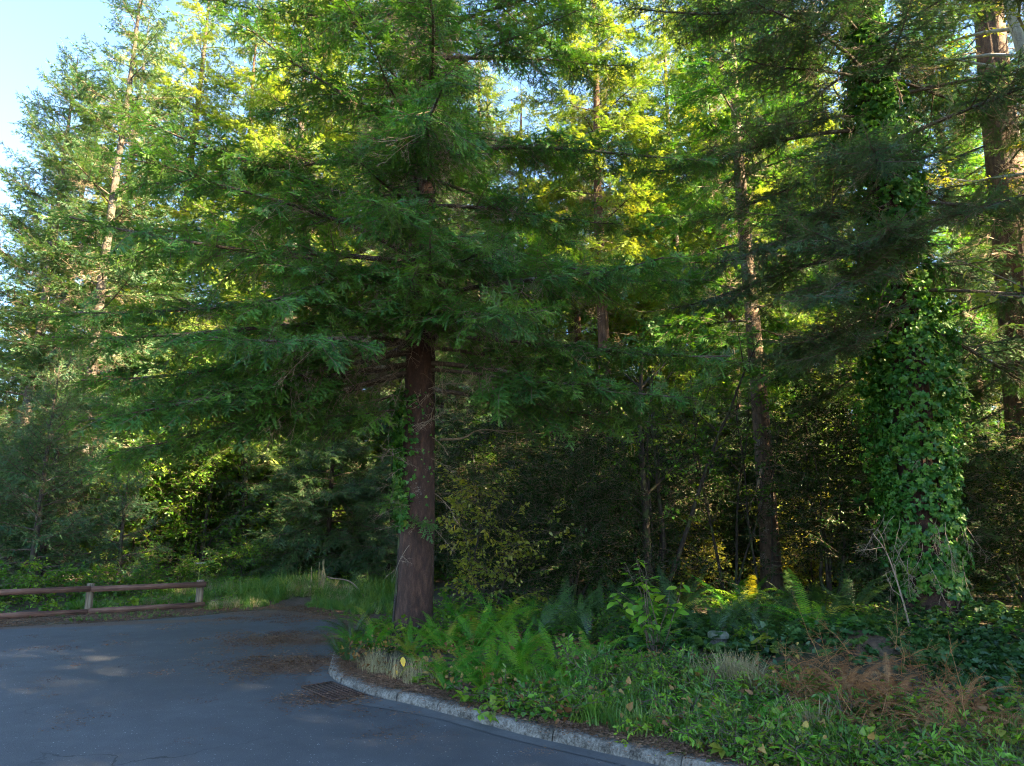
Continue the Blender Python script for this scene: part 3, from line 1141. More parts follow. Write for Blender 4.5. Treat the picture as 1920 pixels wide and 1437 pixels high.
def conifer(name, label, cat, x, y, H, r0, z0, Lmax, seed, kit_name, bark, e_lo=-8, e_hi=32, per_m=4.0, bs=0.8, step=0.24, droop=22, tipup=10,
            lean=(0, 0), group=None, seg=14, dead=0.5, s_in=0.30, prof=None, extra=None, furrow=0.0, stubs=0.6, flare=0.35, skip=None, u0=0.0, thin_top=None, base=None):
    r = np.random.default_rng(seed)
    zb = gz(x, y) if base is None else base
    t = thing(name, label, cat, (x, y, zb), group)
    mb = MB()
    v, f, info = trunk_mesh(0, H, r0, lean, seg, flare, seed, furrow=furrow)
    mb.add(v, f)
    mb.build('trunk', bark, t, smooth=True)
    limbs = MB()
    P, R, Sc = [], [], []
    dP, dR, dS = [], [], []
    prof = prof or (lambda u: min(1.0, 0.72 + 1.6 * u) * (1 - u) ** 0.8 + 0.06)
    z = z0
    az = r.uniform(0, 6.28)
    branches = []
    while z < H - 0.25:
        u = (z - z0) / (H - z0)
        az += 2.4 + r.normal(0, 0.35)
        L = Lmax * prof(u) * r.uniform(0.7, 1.15)
        branches.append((z, az, L, e_lo + (e_hi - e_lo) * min(1, u * 1.6 + u0) + r.normal(0, 6), droop * r.uniform(0.6, 1.4) * (0.65 if z < z0 + 1.3 else 1.0), False))
        dens = per_m if thin_top is None or z < thin_top else per_m * 0.55
        z += r.uniform(0.6, 1.4) / dens
    for b in (extra or []):
        branches.append((*b, True))
    for (z, az, L, e0, dr, forced) in branches:
        if skip is not None and not forced and skip(z, az, L):
            continue
        p0, rt = axis_at(info, z)
        n = 9
        pts = [p0]
        aa = az
        for i in range(n):
            s = (i + 0.5) / n
            e = radians(e0 - dr * s + (tipup + 0.5 * dr) * s ** 3)
            aa += r.normal(0, 0.05)
            pts.append(pts[-1] + np.array([cos(aa) * cos(e), sin(aa) * cos(e), sin(e)]) * L / n)
        pts = np.array(pts)
        rb = 0.008 * L + 0.008
        s_ = np.linspace(0, 1, n + 1)
        limbs.add(*tube(pts, rb * (1 - 0.85 * s_) + 0.003, 5 if rb > 0.02 else 4, False))

        def at(s):
            return np.array([np.interp(s, s_, pts[:, k]) for k in range(3)])
        big = thin_top is not None and z > thin_top
        st = step * (1.5 if big else 1.0)
        si = max(s_in * r.uniform(0.7, 1.3), rt / L)
        s = si
        sg = 1
        while s < 0.97:
            p = at(s)
            tg = norm(at(min(1, s + 0.06)) - at(s - 0.06 if s > .06 else 0))
            a = radians(r.uniform(42, 66)) * sg
            sd = np.cross(UP, tg)
            d = tg * cos(a) + norm(sd) * sin(a) + UP * r.normal(-0.14, 0.24)
            sc = bs * (0.62 + 0.5 * (1 - abs(2 * (s - 0.35)))) * r.uniform(0.75, 1.2) * min(1.0, 0.35 + L / 2.6) * (1.35 if big else 1)
            P.append(p)
            R.append(frame(d) @ rotx(r.normal(0, 0.42)))
            Sc.append(sc)
            sg = -sg
            s += st * 0.5 / L * r.uniform(0.75, 1.25)
        s = max(si * 0.7, rt / L)
        while s < 0.98:
            tg = norm(at(min(1, s + 0.06)) - at(max(0, s - 0.06)))
            d = norm(tg * 0.6 + r.normal(0, 0.6, 3) + UP * 0.15)
            P.append(at(s))
            R.append(frame(d) @ rotx(r.normal(0, 0.8)))
            Sc.append(bs * r.uniform(0.22, 0.5))
            s += st * 0.45 / L * r.uniform(0.6, 1.4)
        P.append(at(0.9))
        R.append(frame(at(1) - at(0.85)) @ rotx(r.normal(0, 0.2)))
        Sc.append(bs * r.uniform(0.7, 1.0) * min(1.0, 0.35 + L / 2.6))
        if dead > 0:
            s = max(0.06, rt / L)
            while s < si + 0.22:
                if r.uniform() < dead:
                    p = at(s)
                    tg = norm(at(min(1, s + 0.1)) - at(max(0, s - 0.05)))
                    a = radians(r.uniform(35, 75)) * r.choice([-1, 1])
                    d = tg * cos(a) + norm(np.cross(UP, tg)) * sin(a) + UP * r.normal(-0.35, 0.3)
                    dP.append(p)
                    dR.append(frame(d) @ rotx(r.uniform(0, 6.28)))
                    dS.append(r.uniform(0.35, 0.8) * min(1, L / 2.5 + 0.3))
                s += 0.08 / max(L, 0.5) * r.uniform(0.6, 1.5)
    z = max(0.8, z0 * 0.35)
    while z < z0 + (H - z0) * 0.4 and stubs > 0:
        p0, rt = axis_at(info, z)
        a = r.uniform(0, 6.28)
        d = np.array([cos(a), sin(a), r.normal(-0.1, 0.3)])
        dP.append(p0 + d * rt * 0.8)
        dR.append(frame(d) @ rotx(r.uniform(0, 6.28)))
        dS.append(r.uniform(0.4, 1.2) * (1 if z > z0 * .7 else 0.6))
        z += r.uniform(0.15, 0.6) / stubs
    if limbs.n:
        limbs.build('branches', M['branch'], t, smooth=True)['kind'] = 'stuff'
    o = scatter('crown', kit_name, P, np.array(R), Sc, t, r=r)
    o['kind'] = 'stuff'
    if dP:
        o = scatter('dead_twigs', 'dead', dP, np.array(dR), dS, t, r=r)
        o['kind'] = 'stuff'
    return t, info


# the tall fir on the island
def long_prof(u):
    return min(1.0, 0.80 + 1.2 * u) * (1 - u) ** 0.62 + 0.05


main, main_info = conifer('fir_tree', 'big fir with reddish brown trunk beside the island kerb, wide sweeping boughs', 'tree', -1.42, 10.25, 21, 0.25, 4.0, 4.6, 11, 'fir',
                          M['bark_main'], e_lo=-8, e_hi=30, per_m=5.4, bs=0.84, step=0.17, droop=36, tipup=12, seg=40, dead=1.0, s_in=0.30, prof=long_prof, furrow=0.018,
                          stubs=4, flare=0.12, thin_top=12.5,
                          extra=[(4.15, radians(203), 4.6, -2, 26), (3.9, radians(206), 4.2, -18, 14), (4.3, radians(-80), 2.2, 8, 26), (3.9, radians(-30), 3.0, -8, 16),
                                 (3.6, radians(-10), 3.4, -8, 12), (4.4, radians(-20), 4.6, -4, 20), (3.6, radians(170), 2.4, -12, 16), (4.5, radians(-95), 2.6, 10, 34),
                                 (6.2, radians(200), 4.6, 22, 30), (5.6, radians(232), 4.2, 14, 36), (3.3, radians(215), 1.4, -8, 12),
                                 (3.9, radians(198), 4.5, -20, 8), (4.2, radians(214), 4.6, -16, 14), (4.4, radians(188), 4.6, -14, 14), (4.0, radians(186), 4.4, -10, 20), (4.6, radians(216), 4.8, -4, 28), (4.9, radians(194), 5.0, 2, 30), (5.2, radians(225), 4.8, 4, 32), (4.3, radians(240), 4.0, -6, 26),
                                 (4.6, radians(178), 4.2, -6, 22), (5.6, radians(188), 4.8, 8, 32), (4.0, radians(-25), 4.2, -8, 18), (5.0, radians(-38), 4.4, 2, 30), (5.4, radians(-12), 4.4, 2, 24),
                                 (4.4, radians(-110), 2.4, 8, 30), (4.8, radians(-75), 2.6, 12, 34), (1.6, radians(-75), 0.45, 5, 20), (1.9, radians(-140), 0.5, 0, 20),
                                 (5.6, radians(-88), 2.6, 6, 40), (6.6, radians(-92), 2.4, 10, 42), (7.2, radians(-82), 2.4, 12, 42), (6.3, radians(-104), 2.4, 12, 42), (6.9, radians(-70), 2.4, 14, 42), (7.5, radians(-95), 2.3, 18, 42), (8.2, radians(-112), 2.3, 20, 42),
                                 (8.8, radians(-80), 2.2, 22, 42), (9.4, radians(-98), 2.0, 24, 40), (10.1, radians(-85), 2.0, 26, 40), (5.1, radians(-120), 2.6, 4, 40)])

# the tree wrapped in ivy
ivy_tree, ivy_info = conifer('ivy_tree', 'conifer whose whole trunk is wrapped in a thick column of ivy', 'tree', 5.92, 10.0, 19, 0.27, 4.0, 3.6, 21, 'spruce',
                             M['bark_main'], e_lo=-14, e_hi=14, per_m=5.0, bs=1.0, step=0.2, droop=26, tipup=10, seg=24, dead=0.6, s_in=0.34, thin_top=12.5,
                             extra=[(6.4, radians(196), 3.6, -22, 14), (5.4, radians(205), 3.2, -20, 18), (7.6, radians(188), 3.7, -2, 30), (8.6, radians(215), 3.6, 4, 34),
                                    (9.6, radians(190), 4.0, 8, 34), (10.4, radians(205), 4.0, 8, 34), (10.9, radians(178), 3.8, 12, 38), (5.8, radians(-118), 2.0, -14, 24), (7.0, radians(-135), 2.2, -8, 28), (8.3, radians(-105), 2.0, 0, 32), (9.3, radians(-140), 2.2, 4, 34), (4.6, radians(-160), 1.8, -18, 16)])

# the redwood pair by the frame edge
conifer('redwood_tree', 'massive redwood with furrowed red brown trunk behind the ivy column', 'tree', 11.35, 15.0, 26, 0.52, 1.6, 3.4, 31, 'dark_fir', M['bark_red'],
        e_lo=-22, e_hi=6, per_m=3.2, bs=1.0, step=0.26, droop=22, seg=44, dead=0.9, s_in=0.42, lean=(1.3, 0), furrow=0.055, thin_top=15, stubs=1.5)
conifer('redwood_tree', 'slimmer redwood trunk standing just behind the massive redwood', 'tree', 13.4, 17.2, 24, 0.42, 4, 3.2, 32, 'dark_fir', M['bark_red'],
        e_lo=-18, e_hi=6, per_m=2.8, bs=1.0, step=0.28, droop=22, seg=28, dead=0.8, s_in=0.4, lean=(0.5, 0), furrow=0.05, thin_top=14)

# the slender one behind the ferns
conifer('fir_tree', 'slender fir with bare sunlit brown lower trunk behind the ferns', 'tree', 5.5, 15.0, 19, 0.20, 5.0, 2.7, 41, 'far_fir', M['bark_brown'],
        e_lo=-10, e_hi=20, per_m=4.6, bs=1.1, step=0.26, droop=20, seg=24, dead=0.8, s_in=0.36, furrow=0.03, stubs=2.0)
conifer('fir_tree', 'straight fir with warm brown trunk showing between crowns, deep in the wood', 'tree', 3.1, 22.5, 25, 0.24, 9.0, 3.2, 42, 'far_pale', M['bark_red'],
        e_lo=-4, e_hi=26, per_m=4.5, bs=1.4, step=0.36, droop=18, seg=16, dead=0.9, s_in=0.34, stubs=3)

# spruces behind the barrier
conifer('spruce_tree', 'tall narrow spruce with pale grey trunk standing beyond the barrier post', 'tree', -12.0, 19.0, 20, 0.17, 1.2, 3.3, 51, 'far_spruce', M['bark_grey'],
        e_lo=-6, e_hi=32, per_m=4.6, bs=1.05, step=0.26, droop=16, seg=18, dead=0.7, s_in=0.3, group=None, stubs=1.6)
conifer('spruce_tree', 'spruce with ascending blue green boughs standing out against open sky', 'tree', -14.1, 19.6, 16.4, 0.15, 1.2, 3.5, 52, 'far_spruce', M['bark_grey'],
        e_lo=0, e_hi=40, per_m=4.6, bs=1.05, step=0.26, droop=12, tipup=16, seg=16, dead=0.6, s_in=0.3)
young = [(-10.6, 15.6, 5.1, 1.75, 61, 'bushy young spruce with upturned light green shoots behind the barrier'),
         (-9.0, 16.2, 2.7, 1.15, 62, 'small young spruce beside the bushy one, close behind the upper rail'),
         (-12.4, 16.2, 4.2, 1.6, 63, 'young spruce with dark lower trunk near the end of the barrier run'),
         (-11.6, 17.4, 6.2, 1.7, 64, 'thin dark spruce growing between the taller spruces')]
for x, y, H, L, sd, lab in young:
    conifer('young_spruce', lab, 'tree', x, y, H, 0.022 + 0.008 * H, 0.35, L, sd, 'shoot', M['bark_dark'], e_lo=-2, e_hi=44, per_m=8.5, bs=0.78, step=0.2,
            droop=4, tipup=30, seg=10, dead=0.2, s_in=0.14, stubs=0, group='young spruces behind the barrier')
conifer('hemlock_sapling', 'dark green hemlock sapling with flat tiers at the end of the path', 'tree', -4.9, 18.6, 5.4, 0.07, 0.35, 2.1, 65, 'dark_fir', M['bark_dark'],
        e_lo=-10, e_hi=24, per_m=12, bs=0.9, step=0.14, droop=14, seg=10, dead=0.4, s_in=0.2, stubs=0)
conifer('hemlock_sapling', 'small hemlock sapling half hidden beside the big fir trunk', 'tree', -3.1, 17.6, 3.4, 0.05, 0.35, 1.3, 66, 'dark_fir', M['bark_dark'],
        e_lo=-10, e_hi=24, per_m=12, bs=0.8, step=0.14, droop=14, seg=10, dead=0.4, s_in=0.2, stubs=0)

for x, y, H, L, sd, lab in [(8.0, 13.6, 6.5, 2.0, 67, 'dark hemlock close behind the ivy column'), (10.2, 16.4, 7.5, 2.2, 68, 'dark hemlock in front of the slimmer redwood'),
                            (1.2, 19.2, 7.0, 2.2, 69, 'dark hemlock standing behind the tall evergreen bushes'), (6.6, 19.6, 7.5, 2.3, 70, 'dark hemlock deep behind the slender fir'),
                            (-7.6, 22.0, 7.0, 2.2, 71, 'dark hemlock deep beyond the path mouth'), (-2.2, 21.0, 7.5, 2.3, 72, 'dark hemlock deep behind the big fir trunk')]:
    conifer('young_hemlock', lab, 'tree', x, y, H, 0.09, 0.4, L, sd, 'dark_fir', M['bark_dark'], e_lo=-12, e_hi=24, per_m=8, bs=1.05, step=0.2, droop=16, seg=10, dead=0.3, s_in=0.15, stubs=0)
# the wood behind: every trunk a tree of its own
rw = np.random.default_rng(77)
spots = []
fixed = [(-1.4, 10.2), (6.35, 10), (11.4, 15), (13.4, 17.2), (5.5, 15), (3.1, 22.5), (-12, 19), (-14.1, 19.6)]
tries = 0
while len(spots) < 56 and tries < 4000:
    tries += 1
    y = rw.uniform(21, 46)
    x = rw.uniform(-0.78, 0.86) * y
    if x < -0.62 * y and y < 40:
        continue
    if x > 9 and y < 32:
        continue
    if x < -11 and y < 26:
        continue
    if all((x - a) ** 2 + (y - b) ** 2 > (3.1 + 0.02 * y) ** 2 for a, b in spots + fixed):
        spots.append((x, y))
spots += [(8.5, 23.0), (5.8, 27.0), (11.5, 26.0), (0.4, 27.0), (-3.6, 25.5), (14.0, 29.0), (17.0, 24.5)]
spots += [(-20.5, 30.0), (-16.5, 27.0), (-12.6, 24.5), (-9.4, 27.5), (-24, 33)]
FORCE = {(-20.5, 30.0): ('far_pale', 22.5), (-16.5, 27.0): ('far_pale', 24), (-12.6, 24.5): ('far_pale', 24), (-9.4, 27.5): ('far_pale', 27), (-24, 33): ('far_spruce', 20)}
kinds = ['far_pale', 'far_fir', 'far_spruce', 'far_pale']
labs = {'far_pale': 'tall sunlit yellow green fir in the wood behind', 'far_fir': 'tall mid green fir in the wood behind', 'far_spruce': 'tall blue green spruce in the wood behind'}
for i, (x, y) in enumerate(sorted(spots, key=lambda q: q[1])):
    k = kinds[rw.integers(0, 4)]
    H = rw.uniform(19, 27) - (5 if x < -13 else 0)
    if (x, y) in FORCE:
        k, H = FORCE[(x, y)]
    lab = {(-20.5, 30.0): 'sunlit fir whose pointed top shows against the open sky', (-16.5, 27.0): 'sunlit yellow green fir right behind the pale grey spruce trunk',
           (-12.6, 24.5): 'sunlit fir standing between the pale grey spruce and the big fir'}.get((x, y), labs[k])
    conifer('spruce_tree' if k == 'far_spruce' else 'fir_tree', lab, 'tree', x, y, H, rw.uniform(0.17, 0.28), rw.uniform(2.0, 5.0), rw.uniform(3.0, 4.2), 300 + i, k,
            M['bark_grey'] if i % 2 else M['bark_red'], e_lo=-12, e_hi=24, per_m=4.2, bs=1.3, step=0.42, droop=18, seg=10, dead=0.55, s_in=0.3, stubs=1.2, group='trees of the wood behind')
# roadside trees beyond the frame on the sunny side: their shade falls over the road and the island
for i, (x, y, H) in enumerate([(8.9, 5.5, 18), (12.2, 2.7, 20), (14.6, 8.4, 20), (11.3, 7.5, 14), (14.8, 1.6, 22), (13.4, -1.6, 20), (16.4, -0.6, 22), (18.8, 1.2, 23), (10.4, 0.9, 18), (17.6, -4.0, 22), (22.5, -1.5, 24), (21.4, -6.2, 24)]):
    conifer('fir_tree', 'roadside fir standing off along the kerb towards the sun', 'tree', x, y, H, 0.27, rw.uniform(2.0, 4.0), 2.7 if x < 9 else 3.7, 500 + i, 'far_fir', M['bark_grey'],
            e_lo=-10, e_hi=26, per_m=2.9, bs=1.4, step=0.5, droop=20, seg=10, dead=0.3, s_in=0.25, stubs=0.6, group='roadside firs along the kerb')


# ------------------------------------------------------------------ broadleaf understory
def bush(name, label, x, y, h, w, kit_name, n, seed, group=None, stems=6, bark=None, sc=1.0, lo=0.12, zshift=0.0, cat='bush'):
    r = np.random.default_rng(seed)
    t = thing(name, label, cat, (x, y, gz(x, y)), group)
    st = MB()
    P, R, S = [], [], []
    tips = []
    for k in range(stems):
        a = r.uniform(0, 6.28)
        p = np.array([cos(a), sin(a), 0]) * 0.1 * r.uniform(0.2, 1)
        d = norm(np.array([cos(a) * w / h * 0.6, sin(a) * w / h * 0.6, 1.0]))
        pts = [p - UP * 0.05]
        L = h * r.uniform(0.6, 1.0)
        for i in range(6):
            d = norm(d + r.normal(0, 0.16, 3))
            pts.append(pts[-1] + d * L / 6)
        pts = np.array(pts)
        st.add(*tube(pts, np.linspace(0.012 + 0.006 * h, 0.004, 7), 5, False))
        for i in range(2, 7):
            tips.append(pts[i])
    tips = np.array(tips)
    cl = max(5, n // 14)
    cen = np.column_stack([r.normal(0, w * 0.42, cl), r.normal(0, w * 0.42, cl), r.uniform(lo, 1.0, cl) * h])
    cen[:, :2] *= (1 - 0.35 * (cen[:, 2:3] / h) ** 2)
    for k in range(n):
        c = cen[r.integers(0, cl)] if r.uniform() < 0.72 else tips[r.integers(0, len(tips))]
        p = c + r.normal(0, 0.16, 3) * np.array([w, w, h * 0.6])
        p[2] = max(p[2], 0.06)
        a = math.atan2(p[1], p[0]) + r.normal(0, 0.8)
        d = np.array([cos(a), sin(a), r.normal(0.15, 0.35)])
        P.append(p)
        R.append(frame(d) @ rotx(r.normal(0, 0.5)))
        S.append(sc * r.uniform(0.7, 1.25))
    st.build('stems', bark or M['bark_dark'], t, smooth=True)
    o = scatter('foliage', kit_name, P, np.array(R), S, t, r=r)
    o['kind'] = 'stuff'
    return t


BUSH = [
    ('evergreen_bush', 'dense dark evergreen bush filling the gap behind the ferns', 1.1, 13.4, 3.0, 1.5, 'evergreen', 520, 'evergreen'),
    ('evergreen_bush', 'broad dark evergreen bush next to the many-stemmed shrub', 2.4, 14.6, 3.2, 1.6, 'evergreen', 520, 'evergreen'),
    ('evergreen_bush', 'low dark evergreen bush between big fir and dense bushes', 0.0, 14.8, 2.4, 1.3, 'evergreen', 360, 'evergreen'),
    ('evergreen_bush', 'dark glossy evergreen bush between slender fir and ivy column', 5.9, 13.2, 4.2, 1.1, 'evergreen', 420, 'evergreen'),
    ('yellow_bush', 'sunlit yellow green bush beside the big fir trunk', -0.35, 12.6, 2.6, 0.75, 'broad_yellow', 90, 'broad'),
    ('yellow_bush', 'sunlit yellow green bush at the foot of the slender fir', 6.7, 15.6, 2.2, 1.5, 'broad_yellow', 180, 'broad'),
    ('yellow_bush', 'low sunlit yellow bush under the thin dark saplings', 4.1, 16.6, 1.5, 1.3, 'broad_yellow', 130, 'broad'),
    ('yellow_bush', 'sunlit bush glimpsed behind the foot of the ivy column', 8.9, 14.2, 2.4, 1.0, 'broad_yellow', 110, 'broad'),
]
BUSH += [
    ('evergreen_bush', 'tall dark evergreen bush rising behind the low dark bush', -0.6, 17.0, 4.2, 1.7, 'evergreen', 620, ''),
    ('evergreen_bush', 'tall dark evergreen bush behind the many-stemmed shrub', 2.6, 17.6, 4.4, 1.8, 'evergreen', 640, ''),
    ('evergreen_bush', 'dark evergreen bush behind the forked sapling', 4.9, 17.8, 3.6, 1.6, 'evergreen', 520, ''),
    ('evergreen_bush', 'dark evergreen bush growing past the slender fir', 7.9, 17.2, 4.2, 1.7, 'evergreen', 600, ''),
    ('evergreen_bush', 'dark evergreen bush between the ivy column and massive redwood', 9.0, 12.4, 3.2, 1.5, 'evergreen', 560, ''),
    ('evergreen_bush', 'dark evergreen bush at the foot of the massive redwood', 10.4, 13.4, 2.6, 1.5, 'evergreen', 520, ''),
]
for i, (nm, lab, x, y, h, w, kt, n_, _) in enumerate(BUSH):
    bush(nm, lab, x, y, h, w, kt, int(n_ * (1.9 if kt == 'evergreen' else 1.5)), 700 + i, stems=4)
# green wall of understory farther in
k = 0
ULAB = ['leafy shrub in the understory past the path mouth and hemlock saplings', 'leafy shrub in the understory behind the dark evergreen bushes', 'leafy shrub in the understory near the redwood trunks',
        'leafy shrub deep in the wood under the farthest trees', 'leafy shrub beneath the spruces beyond the barrier']
UGRP = ['understory past the path', 'understory behind the bushes', 'understory near the redwoods', 'understory deep in the wood', 'understory beneath the spruces']
for ui, (x0, x1, y0, y1, cnt, h0, h1) in enumerate(((-13, -3, 20.5, 26, 15, 2.2, 5.0), (-3, 12, 18.5, 26, 20, 2.0, 4.6), (10, 19, 17, 26, 10, 2.0, 4.5), (-24, 26, 27, 40, 26, 3.0, 6.5), (-30, -14, 21, 34, 14, 2.5, 5.0))):
    for j in range(cnt):
        x, y = rw.uniform(x0, x1), rw.uniform(y0, y1)
        h = rw.uniform(h0, h1)
        bush('understory_shrub', ULAB[ui], x, y, h, rw.uniform(1.2, 2.0), 'broad', int(150 + 30 * h), 800 + k, UGRP[ui], sc=1.5, stems=5, cat='shrub')
        k += 1
for j, (x, y, h, w) in enumerate([(-8.3, 17.4, 0.9, 0.9), (-9.6, 14.2, 0.55, 0.8), (-8.4, 15.0, 0.5, 0.8), (-11.2, 13.6, 0.6, 0.9), (-12.6, 14.2, 0.7, 0.9), (-7.2, 18.6, 0.9, 1.0), (-6.3, 19.6, 1.1, 1.1), (-13.8, 15.4, 0.9, 1.0)]):
    bush('bramble_shrub', 'low leafy bramble growing behind the wooden barrier', x, y, h, w, 'broad', 110, 760 + j, 'brambles behind the barrier', sc=0.85, stems=4, lo=0.05, cat='shrub')


def stems_tree(name, label, x, y, stems, seed, bark, leaves=0, kit_name='broad', cat='tree', group=None):
    """multi-stemmed small tree: stems = (azimuth, lean, length, radius)"""
    r = np.random.default_rng(seed)
    t = thing(name, label, cat, (x, y, gz(x, y)), group)
    P, R, S = [], [], []
    for (az, ln, L, rad) in stems:
        mb = MB()
        d = norm(np.array([cos(az) * ln, sin(az) * ln, 1]))
        pts = [np.array([cos(az), sin(az), 0]) * 0.08 - UP * 0.1]
        n_ = 12
        for i in range(n_):
            d = norm(d + r.normal(0, 0.055, 3) + UP * 0.02)
            pts.append(pts[-1] + d * L / n_)
        pts = np.array(pts)
        mb.add(*tube(pts, np.linspace(rad, rad * 0.25, n_ + 1), 8))
        for j in range(7):
            i = int(r.integers(4, n_))
            a = r.uniform(0, 6.28)
            dd = norm(np.array([cos(a), sin(a), 0.9]))
            l = L * r.uniform(0.12, 0.28)
            q_ = np.array([pts[i] + dd * l * s + UP * 0.1 * l * s * s for s in np.linspace(0, 1, 5)])
            mb.add(*tube(q_, np.linspace(rad * 0.32, 0.003, 5), 4, False))
            for k in range(leaves):
                P.append(q_[int(r.integers(2, 5))] + r.normal(0, 0.18, 3))
                R.append(frame(np.array([cos(a + r.normal(0, 1)), sin(a + r.normal(0, 1)), r.normal(0, .3)])) @ rotx(r.normal(0, .4)))
                S.append(r.uniform(0.8, 1.3))
        mb.build('stem', bark, t, smooth=True)
    if P:
        o = scatter('foliage', kit_name, P, np.array(R), S, t, r=r)
        o['kind'] = 'stuff'
    return t


stems_tree('many_stemmed_shrub', 'ivy-footed shrub with several dark upright stems behind the light green sapling', 2.75, 13.6,
           [(2.8, 0.06, 5.2, 0.10), (0.2, 0.10, 5.0, 0.05), (0.1, 0.24, 5.4, 0.055), (1.2, 0.12, 4.6, 0.035), (0.6, 0.16, 5, 0.03)], 901, M['bark_dark'], 3)
stems_tree('many_stemmed_shrub', 'thin dark bare saplings rising from one foot before sunlit bushes', 4.35, 14.2,
           [(2.9, 0.16, 4.8, 0.032), (0.1, 0.08, 4.6, 0.034), (0.3, 0.2, 4.4, 0.026), (2.2, 0.08, 4.8, 0.028)], 902, M['bark_dark'], 2)
stems_tree('many_stemmed_shrub', 'forked dark sapling standing close to the slender fir trunk', 4.95, 13.9,
           [(2.9, 0.10, 4.4, 0.03), (0.1, 0.24, 4.0, 0.026)], 903, M['bark_dark'], 1)
for j, (x, y, L, rad) in enumerate([(-7.9, 21, 7, 0.11), (-8.9, 20.4, 6.5, 0.06), (-9.3, 22, 6, 0.07), (-6.6, 23, 8, 0.16), (-5.9, 22.5, 7, 0.09), (0.6, 20, 6, 0.10), (8.2, 19.0, 6, 0.06), (1.9, 18.5, 6, 0.05)]):
    stems_tree('young_maple', 'slim dark trunked young broadleaf tree under the conifers', x, y, [(rw.uniform(0, 6), 0.05, L, rad)], 910 + j, M['bark_dark'], 14,
               group='young broadleaf trees under the conifers')

# ------------------------------------------------------------------ ivy on the column: a climbing plant of its own
def climbing_ivy(name, label, tree_loc, info, zr, width, nclump, nleaf, seed, kit_name, leaf_size, side=None, mat='ivy'):
    r = np.random.default_rng(seed)
    t = thing(name, label, 'ivy', tree_loc)
    cl = r.uniform(0, 1, (60, 3))

    def surf(zz, a, out):
        c, rt = axis_at(info, zz)
        w = width(zz)
        return c + np.array([cos(a), sin(a), 0]) * (rt + w * out), np.array([cos(a), sin(a), 0])
    P, R, S = [], [], []
    for k in range(nclump):
        zz = r.uniform(*zr)
        a = (side[0] + r.normal(0, side[1])) if side else r.uniform(0, 6.28)
        lump = max(0.34, 0.58 + 0.70 * vnoise(np.array([cos(a) * 1.8, sin(a) * 1.8, zz * 2.1]), seed))
        if lump < 0.28 and r.uniform() < 0.7:
            continue
        p, o = surf(zz, a, lump * r.uniform(0.1, 1.0) * (1.55 if r.uniform() < 0.14 else 1.0))
        d = norm(np.array([-sin(a), cos(a), 0]) * r.normal(0, 0.7) - UP * r.uniform(0.2, 1.0) + o * 0.35)
        P.append(p)
        R.append(frame(d, o + UP * 0.5))
        S.append(r.uniform(0.75, 1.25) * leaf_size / 0.10)
    o_ = scatter('foliage', kit_name, P, np.array(R), S, t, r=r)
    o_['kind'] = 'stuff'
    # woody stems up the bark
    st = MB()
    for k in range(9):
        a0 = r.uniform(0, 6.28) if not side else side[0] + r.normal(0, side[1])
        pts = []
        for zz in np.arange(0.0, zr[1] * r.uniform(0.5, 1.0), 0.25):
            a0 += r.normal(0, 0.10)
            c, rt = axis_at(info, zz)
            pts.append(c + np.array([cos(a0), sin(a0), 0]) * (rt + 0.015))
        if len(pts) > 3:
            st.add(*tube(pts, np.linspace(0.014, 0.005, len(pts)), 5, False))
    st.build('stems', M['bark_dark'], t, smooth=True)
    # the outermost leaves one by one
    lm = []
    for q in range(4):
        b = MB()
        v, f = leaf_blade('ivy', 1.0, fold=0.12 + 0.08 * q, curl=0.08 + 0.08 * q)
        b.add(v, f)
        lm.append(b.mesh('leaf', [M[mat]]))
    cd = -np.array([tree_loc[0], tree_loc[1], 0])
    ca = math.atan2(cd[1], cd[0])
    made = 0
    while made < nleaf:
        zz = zr[0] + (zr[1] - zr[0]) * r.uniform() ** 1.35
        a = ca + r.normal(0, 0.75)
        lump = max(0.34, 0.58 + 0.70 * vnoise(np.array([cos(a) * 1.8, sin(a) * 1.8, zz * 2.1]), seed))
        if lump < 0.2:
            continue
        p, o = surf(zz, a, lump * r.uniform(0.92, 1.08) + 0.03)
        d = norm(np.array([-sin(a), cos(a), 0]) * r.normal(0, 0.6) - UP * r.uniform(0.3, 1.0) + o * 0.3)
        Rm = frame(d, o + UP * 0.6 + r.normal(0, 0.25, 3))
        lo = link_obj('leaf', lm[int(r.integers(0, 4))], t)
        s = leaf_size * r.uniform(0.55, 1.25)
        lo.location = p
        lo.rotation_euler = euler_of(Rm)
        lo.scale = (s, s, s)
        made += 1
    return t


iv_loc = (5.92, 10.0, gz(5.92, 10.0))
climbing_ivy('climbing_ivy', 'thick column of bright green ivy leaves climbing the trunk', iv_loc, ivy_info, (0.45, 12.0),
             lambda z: np.interp(z, [0.5, 1.2, 2.5, 4.0, 6.0, 8.0, 9.5], [0.12, 0.32, 0.50, 0.50, 0.42, 0.34, 0.25]), 6500, 300, 41, 'ivy', 0.058)
mn_loc = (-1.42, 10.25, gz(-1.42, 10.25))
climbing_ivy('climbing_ivy', 'narrow strip of small ivy leaves on the reddish fir trunk', mn_loc, main_info, (1.6, 3.6),
             lambda z: np.interp(z, [1.6, 2.0, 2.8, 3.4, 4.0], [0.06, 0.10, 0.16, 0.15, 0.05]), 420, 60, 42, 'ivy', 0.045, side=(radians(195), 0.5))

